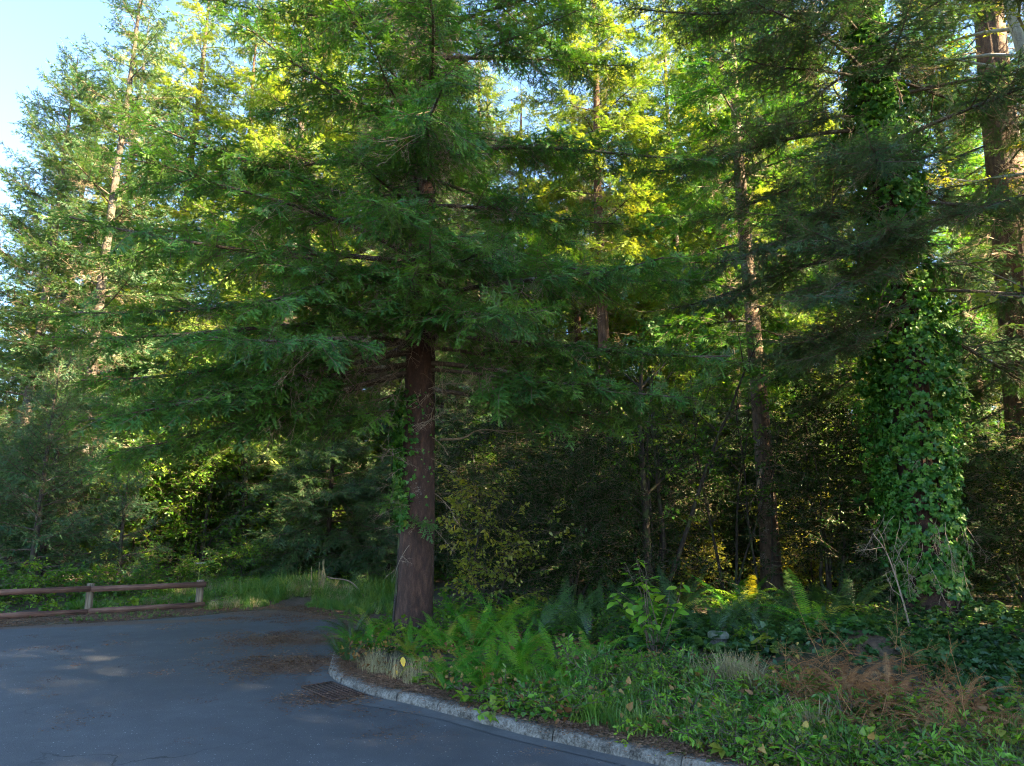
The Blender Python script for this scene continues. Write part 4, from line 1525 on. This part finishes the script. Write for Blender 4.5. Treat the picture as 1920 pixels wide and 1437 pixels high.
ri_ = np.random.default_rng(43)
hp, hr, hs = [], [], []
for k in range(26):
    a = radians(-122) + ri_.normal(0, 0.9)
    rr = ri_.uniform(0.3, 0.75)
    hp.append((cos(a) * rr, sin(a) * rr, ri_.uniform(0.5, 1.5)))
    hr.append(frame(np.array([cos(a) * 0.5 + ri_.normal(0, .3), sin(a) * 0.5 + ri_.normal(0, .3), -1.0])) @ rotx(ri_.uniform(0, 6.28)))
    hs.append(ri_.uniform(0.35, 0.7))
scatter('hanging_twigs', 'dead', hp, np.array(hr), hs, ivy_tree, r=ri_)['kind'] = 'stuff'

# ------------------------------------------------------------------ ferns
def frond_mesh(seed, L=1.0, arch=0.55, wid=0.115, curl=0.0, mat=None, npin=34):
    r = np.random.default_rng(seed)
    mb = MB()
    s = np.linspace(0, 1, 14)
    th = radians(68) - arch * 1.9 * s ** 1.15 - curl * s ** 3
    seg = L / 13
    x = np.concatenate([[0], np.cumsum(np.cos(th[:-1]) * seg)])
    z = np.concatenate([[0], np.cumsum(np.sin(th[:-1]) * seg)])
    y = 0.05 * np.sin(s * 2.5 + r.uniform(0, 6)) * s
    ax = np.stack([x, y, z], 1)
    mb.add(*tube(ax, 0.005 * (1 - 0.8 * s) + 0.0008, 3, False), 0)

    def at(q):
        return np.array([np.interp(q, s, ax[:, i]) for i in range(3)])
    for k in range(npin):
        q = 0.12 + 0.86 * k / (npin - 1)
        p = at(q)
        t = norm(at(min(1, q + .03)) - at(max(0, q - .03)))
        side = norm(np.cross(UP, t)) if abs(t[2]) < 0.98 else np.array([0., 1, 0])
        up = np.cross(t, side)
        env = wid * L * (min(1, 0.55 + q * 1.2) * (1 - q ** 2.2) ** 0.8 + 0.06)
        for sg in (1, -1):
            d = norm(side * sg + t * 0.32 - up * r.uniform(0.05, 0.35) + up * 0.1)
            l = env * r.uniform(0.85, 1.1)
            w = t * (0.0105 * L * (1 - 0.5 * q))
            mid = p + d * l * 0.55 + up * 0.006
            mb.add([p - w * 0.7, p + w * 0.9, mid + w * 0.8, mid - w * 0.7, p + d * l - up * 0.15 * l + t * 0.1 * l], [(0, 1, 2), (0, 2, 3), (3, 2, 4)], 0, r.uniform())
    return mb.mesh('frond', [mat or M['fern']])


M['fern_yellow'] = leaf_mat('yellowing_fern_leaf', [(0.1, (0.16, 0.24, 0.02)), (0.9, (0.30, 0.28, 0.03))], 0.36, 0.04, 0.4)
FR = [frond_mesh(1000 + i, arch=0.40 + 0.11 * i) for i in range(6)] + [frond_mesh(1007, arch=0.8, mat=M['fern_yellow'])]
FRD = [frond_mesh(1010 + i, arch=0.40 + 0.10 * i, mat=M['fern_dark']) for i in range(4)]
FDEAD = [frond_mesh(1020 + i, arch=0.55 + 0.2 * i, wid=0.075, curl=0.5 + 0.4 * i, mat=M['dead_fern'], npin=40) for i in range(4)]


def fern(name, label, x, y, size, n_, seed, meshes, group, open_=0.0, z=None, cat='fern'):
    r = np.random.default_rng(seed)
    t = thing(name, label, cat, (x, y, (gz(x, y) if z is None else z) - 0.01), group)
    a = r.uniform(0, 6.28)
    for k in range(n_):
        a += 2.39996 + r.normal(0, 0.25)
        o = link_obj('frond', meshes[int(r.integers(0, len(meshes)))], t)
        s = size * r.uniform(0.7, 1.15)
        o.scale = (s, s, s)
        o.location = (cos(a) * 0.03, sin(a) * 0.03, 0)
        o.rotation_euler = (r.normal(0, 0.15), r.uniform(-0.12, 0.48) + open_, a)
    if cat == 'fern':
        for k in range(2):
            o = link_obj('frond', FDEAD[int(r.integers(0, len(FDEAD)))], t)
            s = size * r.uniform(0.5, 0.8)
            o.scale = (s, s, s)
            o.rotation_euler = (r.normal(0, 0.2), r.uniform(0.4, 0.8), r.uniform(0, 6.28))
            o['label'] = 'brown dead frond at the base of the fern'
    return t


LF = 'bright green sword fern among the ferns lining the kerb by the big fir'
near_ferns = [(-0.25, 7.35, .62), (0.15, 7.0, .62), (-0.65, 7.25, .52), (0.45, 7.5, .66), (-0.5, 7.9, .6), (0.05, 7.85, .68), (0.75, 7.1, .55), (-0.25, 6.75, .46), (0.3, 6.5, .42),
              (0.85, 7.75, .6), (-0.95, 7.7, .45), (0.55, 6.85, .5), (-0.6, 6.85, .4), (0.15, 8.35, .65), (1.05, 7.35, .5), (-0.75, 8.5, .6), (-0.9, 9.1, .65), (-1.2, 8.6, .5), (-0.45, 8.75, .7), (-1.35, 9.3, .55), (-0.3, 6.95, .5), (0.0, 7.3, .6)]
for i, (x, y, s) in enumerate(near_ferns):
    fern('sword_fern', LF, x, y, s, 13, 1100 + i, FR, 'bright ferns along the kerb')
for i, (x, y, s) in enumerate([(1.72, 5.35, .5), (1.95, 5.2, .38)]):
    fern('sword_fern', 'pale green fern spreading alone over the kerb edge beside dead bracken', x, y, s, 9, 1140 + i, FR, 'pale ferns by the bracken')
LS = 'small young fern poking up through the leafy weeds behind the kerb'
rs_ = np.random.default_rng(1160)
cnt = 0
while cnt < 24:
    x, y = rs_.uniform(0.6, 4.6), rs_.uniform(4.2, 7.0)
    q_ = np.array([[x, y]])
    d_ = seg_dist(q_, KERB[::3])[0]
    if inside(q_, ROAD)[0] or d_ < 0.35 or d_ > 2.0:
        continue
    fern('sword_fern', LS, x, y, rs_.uniform(0.26, 0.44), 8, 1160 + cnt, FR, 'small ferns among the weeds')
    cnt += 1
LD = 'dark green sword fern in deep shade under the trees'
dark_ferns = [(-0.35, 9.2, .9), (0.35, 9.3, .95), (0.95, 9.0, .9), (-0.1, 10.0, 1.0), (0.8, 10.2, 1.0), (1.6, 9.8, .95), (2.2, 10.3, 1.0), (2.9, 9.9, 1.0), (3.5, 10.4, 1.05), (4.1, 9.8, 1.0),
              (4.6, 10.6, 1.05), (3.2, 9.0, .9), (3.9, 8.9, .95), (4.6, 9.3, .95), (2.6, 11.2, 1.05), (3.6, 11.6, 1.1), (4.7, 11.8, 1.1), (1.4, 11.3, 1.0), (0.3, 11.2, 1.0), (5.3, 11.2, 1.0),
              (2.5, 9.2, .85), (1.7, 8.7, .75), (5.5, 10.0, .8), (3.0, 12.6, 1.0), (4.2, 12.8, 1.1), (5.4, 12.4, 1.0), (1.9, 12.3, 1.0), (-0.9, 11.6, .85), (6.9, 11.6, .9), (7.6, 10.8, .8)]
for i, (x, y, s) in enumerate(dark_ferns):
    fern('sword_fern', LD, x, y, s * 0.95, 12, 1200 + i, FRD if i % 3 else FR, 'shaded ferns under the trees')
LI = 'dark feathery fern leaning over the needle drift at the tip of the island'
for i, (x, y, s) in enumerate([(-2.0, 9.3, .6), (-2.05, 8.7, .5), (-1.75, 9.0, .6), (-2.2, 9.9, .65), (-1.95, 10.3, .7), (-1.85, 8.25, .38)]):
    fern('sword_fern', LI, x, y, s, 11, 1300 + i, FRD if i % 2 else FR, 'ferns at the island tip')
LB = 'rust brown dead bracken collapsed among the green weeds by the kerb'
for i, (x, y, s) in enumerate([(2.75, 6.05, .55), (3.0, 5.75, .55), (3.25, 6.3, .5), (2.6, 5.6, .5), (3.45, 5.5, .5), (3.1, 5.25, .5), (3.6, 5.9, .5), (2.95, 6.55, .5), (3.75, 5.2, .45), (2.45, 6.2, .42),
                               (3.4, 4.9, .42), (2.2, 4.55, .32)]):
    fern('dead_bracken', LB, x, y, s * 1.05, 18, 1400 + i, FDEAD, 'dead bracken by the kerb', open_=0.05, cat='bracken')
for i, (x, y, s) in enumerate([(2.2, 6.75, .42), (2.0, 6.6, .36)]):
    fern('dead_bracken', 'curled brown dead fern standing upright in the grass near the concrete marker', x, y, s, 6, 1450 + i, FDEAD, 'upright dead ferns', open_=-0.25, cat='bracken')

# ------------------------------------------------------------------ grass, ground ivy and weeds
def region_pts(n_, box_, keep, seed):
    r = np.random.default_rng(seed)
    out = []
    tot = 0
    while tot < n_:
        P = np.column_stack([r.uniform(box_[0], box_[1], n_ * 3), r.uniform(box_[2], box_[3], n_ * 3)])
        P = P[keep(P)]
        out.append(P)
        tot += len(P)
        if len(out) > 30:
            break
    return np.concatenate(out)[:n_]


def off_road(P, d0=0.02):
    ok = ~inside(P, ROAD)
    d = seg_dist(P, np.concatenate([KERB[::3], EDGE[::2]]))
    return ok & (d > d0)


def strew(name, kit_name, P, seed, smin, smax, label=None, tilt=0.25, flat=False, lift=0.0, cat=None):
    r = np.random.default_rng(seed)
    z = ground_z(P)
    n_ = len(P)
    az = r.uniform(0, 6.28, n_)
    E = np.column_stack([r.normal(0, tilt, n_), r.normal(0, tilt, n_), az])
    o = scatter(name, kit_name, np.column_stack([P, z + lift * r.uniform(0, 1, n_)]), E, r.uniform(smin, smax, n_), None, r=r)
    tag(o, label, cat, None, 'stuff')
    return o


grassy = lambda P: off_road(P, 0.3) & (vnoise(P * 0.8, 31) > -0.1)
back = lambda P: off_road(P, 0.45) & (P[:, 0] < -1.8) & (P[:, 0] > -8.5) & (P[:, 1] > np.where(P[:, 0] < -5.9, 17.9 + 0.63 * P[:, 0] + 0.5, 0)) & ~((np.abs(P[:, 0] + 4.6 - 0.1 * P[:, 1] + 1.4) < 0.35) & (P[:, 1] < 15.5))
strew('grass', 'grass', region_pts(2600, (-8.5, -2.2, 13, 19), back, 32), 33, 0.28, 0.7, 'green grass at the mouth of the path beyond the asphalt', cat='grass')
strew('grass', 'long_grass', region_pts(380, (-8, -2, 15.0, 19), lambda P: back(P) & (vnoise(P * 0.9, 35) > 0.0), 36), 37, 0.5, 1.0, 'long tufted grass growing round the path bank', cat='grass')
verge = lambda P: off_road(P, 0.22) & (seg_dist(P, KERB[::3]) < 1.9)
strew('grass', 'grass', region_pts(420, (-2.2, 5.5, 3.5, 9), lambda P: verge(P) & (vnoise(P * 1.1, 38) > 0.1), 39), 40, 0.4, 0.85, 'green verge grass between the ferns and kerb', cat='grass')
strew('dry_grass', 'dry_grass', region_pts(42, (-1.95, -0.75, 6.8, 8.3), lambda P: off_road(P, 0.26) & (seg_dist(P, KERB[::3]) < 0.62) & (vnoise(P * 3, 43) > -0.3), 41), 42, 0.3, 0.7, 'straw coloured dry grass along the island kerb', cat='grass')
strew('dry_grass', 'dry_grass', region_pts(110, (0.9, 2.2, 5.3, 6.8), lambda P: off_road(P, 0.3) & (vnoise(P * 2, 44) > 0.2), 45), 46, 0.6, 1.1, 'dry pale grass between the ferns and dead bracken', cat='grass')
strew('dry_grass', 'dry_grass', region_pts(150, (-7.5, -2.5, 13.6, 16.5), lambda P: back(P) & (vnoise(P * 1.4, 47) > 0.3), 48), 49, 0.5, 1.0, 'bleached grass by the path mouth', cat='grass')

weedy = lambda P: off_road(P, 0.16)
strew('weeds', 'weed', region_pts(1900, (-0.4, 5.6, 3.4, 7.6), lambda P: weedy(P) & (seg_dist(P, KERB[::3]) < 2.4) & (vnoise(P * 1.3, 51) > -0.35), 52), 53, 0.6, 1.15,
      'mixed leafy green weeds covering the verge behind the kerb', lift=0.10, cat='weeds')
strew('weeds', 'fine_weed', region_pts(750, (-0.4, 5.6, 3.4, 7.4), lambda P: weedy(P) & (seg_dist(P, KERB[::3]) < 2.2) & (vnoise(P * 1.5, 151) > 0.05), 152), 153, 0.6, 1.2,
      'fine narrow-leaved weeds in drifts along the verge', lift=0.14, cat='weeds')
strew('weeds', 'broad_yellow', region_pts(90, (0.4, 5.6, 3.4, 6.8), lambda P: weedy(P) & (seg_dist(P, KERB[::3]) < 1.6) & (vnoise(P * 2.1, 154) > 0.35), 155), 156, 0.35, 0.6,
      'scattered yellowing leaf sprays in the verge', lift=0.14, cat='weeds')
strew('fallen_leaves', 'dead_leaf', region_pts(420, (-2.0, 5.6, 3.4, 9.5), lambda P: weedy(P) & (seg_dist(P, KERB[::3]) < 2.6), 157), 158, 0.7, 1.2,
      'brown and yellow fallen leaves caught in the verge plants', lift=0.14, cat='leaves')
strew('weeds', 'broad_light', region_pts(170, (0.8, 5.6, 3.4, 6.6), lambda P: weedy(P) & (seg_dist(P, KERB[::3]) < 1.3) & (vnoise(P * 1.7, 54) > 0.1), 55), 56, 0.4, 0.7,
      'pale lime green leafy weeds near the bracken', lift=0.12, cat='weeds')
ivyg = lambda P: off_road(P, 1.0) & (P[:, 0] > 1.2)
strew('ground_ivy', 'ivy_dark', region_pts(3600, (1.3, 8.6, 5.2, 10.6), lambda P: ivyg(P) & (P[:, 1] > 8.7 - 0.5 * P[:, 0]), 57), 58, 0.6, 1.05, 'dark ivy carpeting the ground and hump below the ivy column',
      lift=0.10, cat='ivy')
strew('undergrowth', 'weed', region_pts(1500, (-2.1, 6, 8.6, 14), lambda P: off_road(P, 0.3), 59), 60, 0.7, 1.3, 'low leafy undergrowth on the shaded forest floor', lift=0.15, cat='undergrowth')
strew('undergrowth', 'broad', region_pts(1300, (-15, 14, 14.5, 24), lambda P: off_road(P, 2.4) & ~((P[:, 0] > -7) & (P[:, 0] < -2.6) & (P[:, 1] < 17.5)), 61), 62, 0.7, 1.3,
      'leafy undergrowth on the floor of the wood', lift=0.3, cat='undergrowth')
strew('bracken_litter', 'bracken_twig', region_pts(260, (2.2, 4.6, 4.5, 6.9), lambda P: weedy(P) & (np.hypot((P[:, 0] - 3.1) / 1.0, (P[:, 1] - 5.75) / 1.1) < 1) & (vnoise(P * 1.8, 65) > -0.3), 66), 67, 0.25, 0.55,
      'tangle of broken brown bracken stalks among the weeds', tilt=0.5, lift=0.28, cat='bracken')
fs = lambda P: ~inside(P, ROAD) & (seg_dist(P, EDGE[::2]) < 1.3) & (P[:, 0] < -2.6) & (P[:, 0] > -9)
strew('grass', 'grass', region_pts(230, (-9, -2.6, 9.5, 14.6), lambda P: fs(P) & (vnoise(P * 2.2, 81) > 0.05), 82), 83, 0.10, 0.26, 'sparse short grass on the dirt strip below the barrier', cat='grass')
strew('needle_litter', 'litter', region_pts(420, (-9, -2.6, 9.5, 14.6), fs, 84), 85, 0.8, 1.6, 'brown needles lying on the dirt strip below the barrier', tilt=0.0, lift=0.01, cat='needles')
strew('weeds', 'weed', region_pts(420, (-12, -5.9, 11, 17.5), lambda P: (P[:, 1] > 17.95 + 0.63 * P[:, 0] + 0.25) & off_road(P, 0.9), 86), 87, 0.8, 1.5, 'low leafy weeds right behind the barrier rails', lift=0.12, cat='weeds')
# brown fallen needles on the asphalt, along the kerb and on the verge edge
lp = []
rl = np.random.default_rng(63)
for (cx, cy, sx, sy, k) in ((-2.45, 8.6, 0.5, 0.35, 130), (-2.9, 10.4, 0.8, 0.4, 130), (-3.4, 12.8, 0.9, 0.4, 90), (-1.65, 7.0, 0.3, 0.15, 50)):
    lp.append(np.column_stack([rl.normal(cx, sx, k), rl.normal(cy, sy, k)]))
lp = np.concatenate(lp)
lp = lp[inside(lp, ROAD) & (seg_dist(lp, KERB[::3]) > 0.1)]
o = scatter('needle_litter', 'litter', np.column_stack([lp, np.full(len(lp), 0.005)]), np.column_stack([np.zeros(len(lp))] * 2 + [rl.uniform(0, 6, len(lp))]), rl.uniform(0.8, 1.3, len(lp)))
tag(o, 'brown fallen needles drifted over the asphalt by the island', 'needles', None, 'stuff')
ks = rl.uniform(0.2, 8.5, 420)
kp = np.array([along(s)[0] + along(s)[2] * (0.13 + abs(rl.normal(0, 0.13))) for s in ks])
o = scatter('needle_litter', 'litter', np.column_stack([kp, ground_z(kp) + 0.012]), np.column_stack([np.zeros(len(kp))] * 2 + [rl.uniform(0, 6, len(kp))]), rl.uniform(0.7, 1.2, len(kp)))
tag(o, 'brown fallen needles lying behind the kerb top', 'needles', None, 'stuff')
sp = np.column_stack([rl.uniform(-9, 1.5, 260), rl.uniform(3.5, 13, 260)])
sp = sp[inside(sp, ROAD) & (seg_dist(sp, KERB[::3]) > 0.1)]
o = scatter('needle_litter', 'litter', np.column_stack([sp, np.full(len(sp), 0.003)]), np.column_stack([np.zeros(len(sp))] * 2 + [rl.uniform(0, 6, len(sp))]), rl.uniform(0.3, 1.0, len(sp)))
tag(o, 'scattered needles and bits strewn thinly over the open asphalt', 'needles', None, 'stuff')

# ------------------------------------------------------------------ single plants with leaves one can pick out
LEAFM = {}


def leaf_mesh(shape, mat):
    if (shape, mat) not in LEAFM:
        out = []
        for c in (0.08, 0.2, 0.32):
            b = MB()
            v, f = leaf_blade(shape, 1.0, fold=0.15, curl=c)
            b.add(v, f)
            out.append(b.mesh('leaf', [M[mat]]))
        LEAFM[(shape, mat)] = out
    return LEAFM[(shape, mat)]


def leafy_plant(name, label, x, y, h, stems, per, leaf, shape, mat, seed, group=None, spread=0.5, cat='plant', bark='twig', z=None, start=None):
    r = np.random.default_rng(seed)
    t = thing(name, label, cat, (x, y, gz(x, y) if z is None else z), group)
    st = MB()
    ms = leaf_mesh(shape, mat)
    for k in range(stems):
        a = k * 2.4 + r.uniform(0, 0.8)
        d = norm(np.array([cos(a) * spread, sin(a) * spread, 1]))
        pts = [np.array([0, 0, -0.03])]
        L = h * r.uniform(0.75, 1.1)
        for i in range(6):
            d = norm(d + r.normal(0, 0.14, 3))
            pts.append(pts[-1] + d * L / 6)
        pts = np.array(pts)
        st.add(*tube(pts, np.linspace(0.004 + 0.005 * h, 0.002, 7), 4, False))
        for j in range(per):
            q = r.uniform(0.35, 1.0) * 6
            p = np.array([np.interp(q, range(7), pts[:, i]) for i in range(3)])
            b = r.uniform(0, 6.28)
            ld = norm(np.array([cos(b), sin(b), r.normal(0.05, 0.3)]))
            pet = p + ld * leaf * 0.35
            st.add(*tube([p, pet], [0.002, 0.0015], 3, False))
            o = link_obj('leaf', ms[int(r.integers(0, 3))], t)
            s = leaf * r.uniform(0.65, 1.2)
            o.location = pet
            o.rotation_euler = euler_of(frame(ld) @ rotx(r.normal(0, 0.35)))
            o.scale = (s, s, s)
    st.build('stems', M[bark], t, smooth=True)
    return t


leafy_plant('broadleaf_sapling', 'light green broadleaf sapling with large oval leaves amid dark ferns', 1.6, 8.1, 1.15, 8, 13, 0.13, 'oval', 'leaf_light', 2001, spread=0.42, cat='sapling')
leafy_plant('maple_seedling', 'small yellow green seedling beside the concrete marker', 2.62, 7.6, 0.36, 3, 5, 0.12, 'ivy', 'leaf_yellow', 2002, spread=0.5, cat='seedling')
for i in range(26):
    s = rl.uniform(2.6, 7.6)
    x_, t_, n_ = along(s)
    q_ = x_ + n_ * rl.uniform(0.24, 0.6)
    leafy_plant('heart_leaf_weed', 'low weed with rounded yellow green leaves at the kerb edge', q_[0], q_[1], rl.uniform(0.09, 0.2), 3, 3, rl.uniform(0.06, 0.085), 'heart',
                'leaf_yellow' if i % 3 == 0 else 'leaf_light', 2010 + i, 'round-leaved weeds at the kerb edge', spread=0.9, cat='weed')
for i, (x, y) in enumerate([(3.1, 4.75), (3.5, 4.6), (4.0, 4.6), (2.8, 4.85), (4.2, 5.1), (3.9, 4.9), (4.4, 5.6)]):
    leafy_plant('heart_leaf_weed', 'clump of lime green weed leaves in front of dead bracken', x, y, 0.26, 5, 6, 0.085, 'heart', 'leaf_light' if i % 2 else 'leaf_yellow', 2050 + i,
                'lime green weed clumps before the bracken', spread=0.7, cat='weed')

# yellow fallen leaf pair caught in the dry grass on the island
t = thing('yellow_leaf_stalk', 'bright yellow broad leaf on a stalk in the dry island grass', 'leaf', (-1.12, 7.42, gz(-1.12, 7.42)))
st = MB()
st.add(*tube([(0, 0, -0.02), (0.01, 0, 0.12), (0.0, 0, 0.2)], [0.004, 0.003, 0.002], 4))
st.build('stalk', M['twig'], t)
for p, d, s in (((0, -0.02, 0.20), (0.25, -0.35, -1), 0.10), ((-0.06, -0.03, 0.07), (0.4, -0.6, -0.5), 0.06)):
    o = link_obj('leaf', leaf_mesh('oval', 'petal_yellow')[0], t)
    o.location = p
    o.rotation_euler = euler_of(frame(np.array(d), np.array([0, -1., 0.2])))
    o.scale = (s, s, s)

# concrete survey marker half hidden in the ivy
t = thing('concrete_marker', 'short round concrete marker with mossy cap standing in the ivy', 'marker', (2.42, 8.45, gz(2.42, 8.45)))
th = np.arange(20) * 2 * pi / 20
pr = [(0.095, -0.1), (0.095, 0.10), (0.100, 0.15), (0.118, 0.155), (0.120, 0.20), (0.10, 0.222), (0.0, 0.226)]
V = np.array([[(rr * cos(a), rr * sin(a), zz) for a in th] for rr, zz in pr]).reshape(-1, 3)
F = []
for i in range(len(pr) - 1):
    for j in range(20):
        a, b = i * 20 + j, i * 20 + (j + 1) % 20
        F += [(a, b, b + 20), (a, b + 20, a + 20)]
mb = MB()
mb.add(V[:4 * 20], [f for f in F if max(f) < 80])
mb.build('shaft', M['concrete'], t)
mb = MB()
mb.add(V[60:], [tuple(np.array(f) - 60) for f in F if min(f) >= 60])
m, n, p = principled('mossy_concrete')
col = n.ramp(n.noise(n.objco(), 14, 5), [(0.4, (0.16, 0.16, 0.13)), (0.6, (0.08, 0.10, 0.05))])
n.link(col, p.inputs['Base Color'])
p.inputs['Roughness'].default_value = 0.9
marker_cap = mb.build('cap', m, t)
mb = MB()
mb.add(*tube([(0.085, 0.0, 0.20), (0.085, 0, 0.26), (0.07, 0, 0.275), (0.055, 0, 0.26), (0.055, 0, 0.20)], 0.004, 5))
mb.build('wire_loop', M['rust'], marker_cap)

# dry reed stalks on the path bank
t = thing('dry_reeds', 'upright bunch of tan dry flower stalks on the grassy path bank', 'reeds', (-4.25, 15.6, gz(-4.25, 15.6)))
rr_ = np.random.default_rng(71)
for k in range(12):
    mb = MB()
    a = rr_.uniform(0, 6.28)
    b = np.array([rr_.normal(0, 0.13), rr_.normal(0, 0.06), -0.05])
    h = rr_.uniform(0.5, 0.86)
    top = b + np.array([rr_.normal(0, 0.04), rr_.normal(0, 0.03), h])
    mb.add(*tube([b, (b + top) / 2 + rr_.normal(0, 0.008, 3), top], [0.006, 0.005, 0.006], 4), 0)
    mb.add(*tube([top - UP * 0.12, top - UP * 0.05, top + UP * 0.03], [0.006, 0.012, 0.004], 5), 0)
    mb.build('stalk', M['dry_grass'], t)

# white umbel flower behind the end post
t = thing('white_flower', 'tall white flower head nodding above the barrier end post', 'flower', (-6.75, 15.2, gz(-6.75, 15.2)))
mb = MB()
mb.add(*tube([(0, 0, -0.03), (0.02, 0, 0.4), (0.03, 0, 0.72)], [0.006, 0.005, 0.003], 5))
for k in range(7):
    a = k * 0.9
    mb.add(*tube([(0.03, 0, 0.70), (0.03 + 0.07 * cos(a), 0.07 * sin(a), 0.76)], [0.002, 0.0015], 3, False))
mb.build('stem', M['grass'], t)
for k in range(7):
    a = k * 0.9
    b = MB()
    for j in range(7):
        v, f = leaf_blade('oval', 0.04, curl=0.1)
        R_ = rotz(j * 0.9) @ roty(-0.3)
        b.add(v @ R_.T, f)
    o = b.build('blossom', M['petal_white'], t)
    o.location = (0.03 + 0.075 * cos(a), 0.075 * sin(a), 0.765)

# a few fallen limbs and snags that catch the sun
def snag(name, label, pts, rad, bark='dead_twig', forks=3, seed=0, cat='branch'):
    r = np.random.default_rng(seed)
    pts = np.asarray(pts, float)
    t = thing(name, label, cat, tuple(pts[0]))
    c = catmull(pts - pts[0], 6)
    mb = MB()
    mb.add(*tube(c, np.linspace(rad, rad * 0.3, len(c)), 6))
    mb.build('limb', M[bark], t, smooth=True)
    for k in range(forks):
        i = int(r.integers(len(c) // 3, len(c) - 1))
        d = norm(c[min(i + 2, len(c) - 1)] - c[i] + r.normal(0, 0.06, 3))
        l = r.uniform(0.2, 0.45)
        b = MB()
        b.add(*tube(np.array([c[i], c[i] + d * l * 0.5 + r.normal(0, 0.03, 3), c[i] + d * l + r.normal(0, 0.05, 3)]), [rad * .45, rad * .3, 0.003], 5))
        b.build('twig', M[bark], t, smooth=True)
    return t


snag('broken_branch', 'broken sunlit branch jutting from the slender fir trunk', [(5.42, 14.85, 2.9), (5.2, 14.7, 2.3), (5.0, 14.65, 2.05), (4.55, 14.6, 2.1)], 0.035, forks=4, seed=81)
snag('broken_branch', 'pale forked dead branch beside the reddish fir trunk', [(-1.15, 10.9, 2.95), (-0.8, 11.1, 3.0), (-0.5, 11.2, 3.15), (0.2, 11.3, 3.1)], 0.022, forks=4, seed=82)
snag('leaning_limb', 'thin dead limb leaning out of the grass by the path bank', [(-3.2, 15.4, 0.1), (-3.5, 15.3, 0.42), (-3.95, 15.2, 0.5)], 0.022, forks=1, seed=83)
snag('leaning_pole', 'pale crooked dead sapling leaning before the ivy column foot', [(5.12, 9.2, 0.1), (5.08, 9.25, 0.6), (5.0, 9.35, 1.2), (4.88, 9.45, 1.5)], 0.016, forks=4, seed=84)

# pale alder with a leafy bough reaching over from beside the road
t = thing('alder_tree', 'pale grey barked alder leaning in beside the redwood top', 'tree', (10.6, 11.0, gz(10.6, 11.0)))
v, f, al_info = trunk_mesh(0, 15, 0.2, (-1.9, 0), 16, 0.2, 91, rough=0.06)
mb = MB()
mb.add(v, f)
mb.build('trunk', M['bark_pale'], t, smooth=True)
lim = MB()
P, R, S_ = [], [], []
r_ = np.random.default_rng(92)
for k in range(26):
    z = r_.uniform(7, 14.5)
    p0, rt = axis_at(al_info, z)
    a = r_.uniform(0, 6.28)
    L = r_.uniform(1.2, 2.4)
    d = np.array([cos(a), sin(a), 0.45])
    pts = np.array([p0 + d * L * s for s in np.linspace(0, 1, 5)]) + r_.normal(0, 0.05, (5, 3))
    pts[0] = p0
    lim.add(*tube(pts, np.linspace(0.04, 0.008, 5), 5, False))
    for j in range(12):
        P.append(pts[int(r_.integers(2, 5))] + r_.normal(0, 0.2, 3))
        R.append(frame(r_.normal(0, 1, 3) * np.array([1, 1, .4])))
        S_.append(r_.uniform(0.8, 1.2))
lim.build('branches', M['bark_pale'], t, smooth=True)['kind'] = 'stuff'
scatter('crown', 'broad_yellow', P, np.array(R), S_, t, r=r_)['kind'] = 'stuff'

t = thing('maple_sapling', 'slim roadside maple reaching a sparse yellow green bough over the verge', 'tree', (6.1, 6.2, gz(6.1, 6.2)))
mb = MB()
tp = catmull([(0, 0, -0.1), (-0.1, 0.1, 1.5), (-0.15, 0.1, 2.8), (-0.35, 0.1, 4.2), (-0.3, 0.1, 5.6)], 5)
mb.add(*tube(tp, np.linspace(0.06, 0.015, len(tp)), 8))
mb.build('trunk', M['bark_dark'], t, smooth=True)
ms = leaf_mesh('oval', 'leaf_yellow')
r_ = np.random.default_rng(95)
for (p0, p1) in (((-0.15, 0.1, 3.0), (-1.75, 0.2, 4.05)), ((-0.2, 0.1, 3.3), (-1.35, 0.5, 3.75)), ((-0.3, 0.1, 3.9), (-1.1, -0.2, 4.7))):
    p0, p1 = np.array(p0), np.array(p1)
    b = MB()
    pts = np.array([p0 + (p1 - p0) * s + UP * 0.12 * sin(s * 3) for s in np.linspace(0, 1, 7)])
    b.add(*tube(pts, np.linspace(0.016, 0.003, 7), 5))
    o = b.build('branch', M['twig'], t, smooth=True)
    for j in range(24):
        s = r_.uniform(0.3, 1.0)
        p = np.array([np.interp(s * 6, range(7), pts[:, i]) for i in range(3)])
        ld = norm(np.array([r_.normal(-0.3, 0.8), r_.normal(0, 0.8), r_.normal(-0.1, 0.3)]))
        lf = link_obj('leaf', ms[int(r_.integers(0, 3))], t)
        lf.location = p + ld * 0.04 + r_.normal(0, 0.05, 3)
        lf.rotation_euler = euler_of(frame(ld) @ rotx(r_.normal(0, .4)))
        s = r_.uniform(0.08, 0.13)
        lf.scale = (s, s, s)
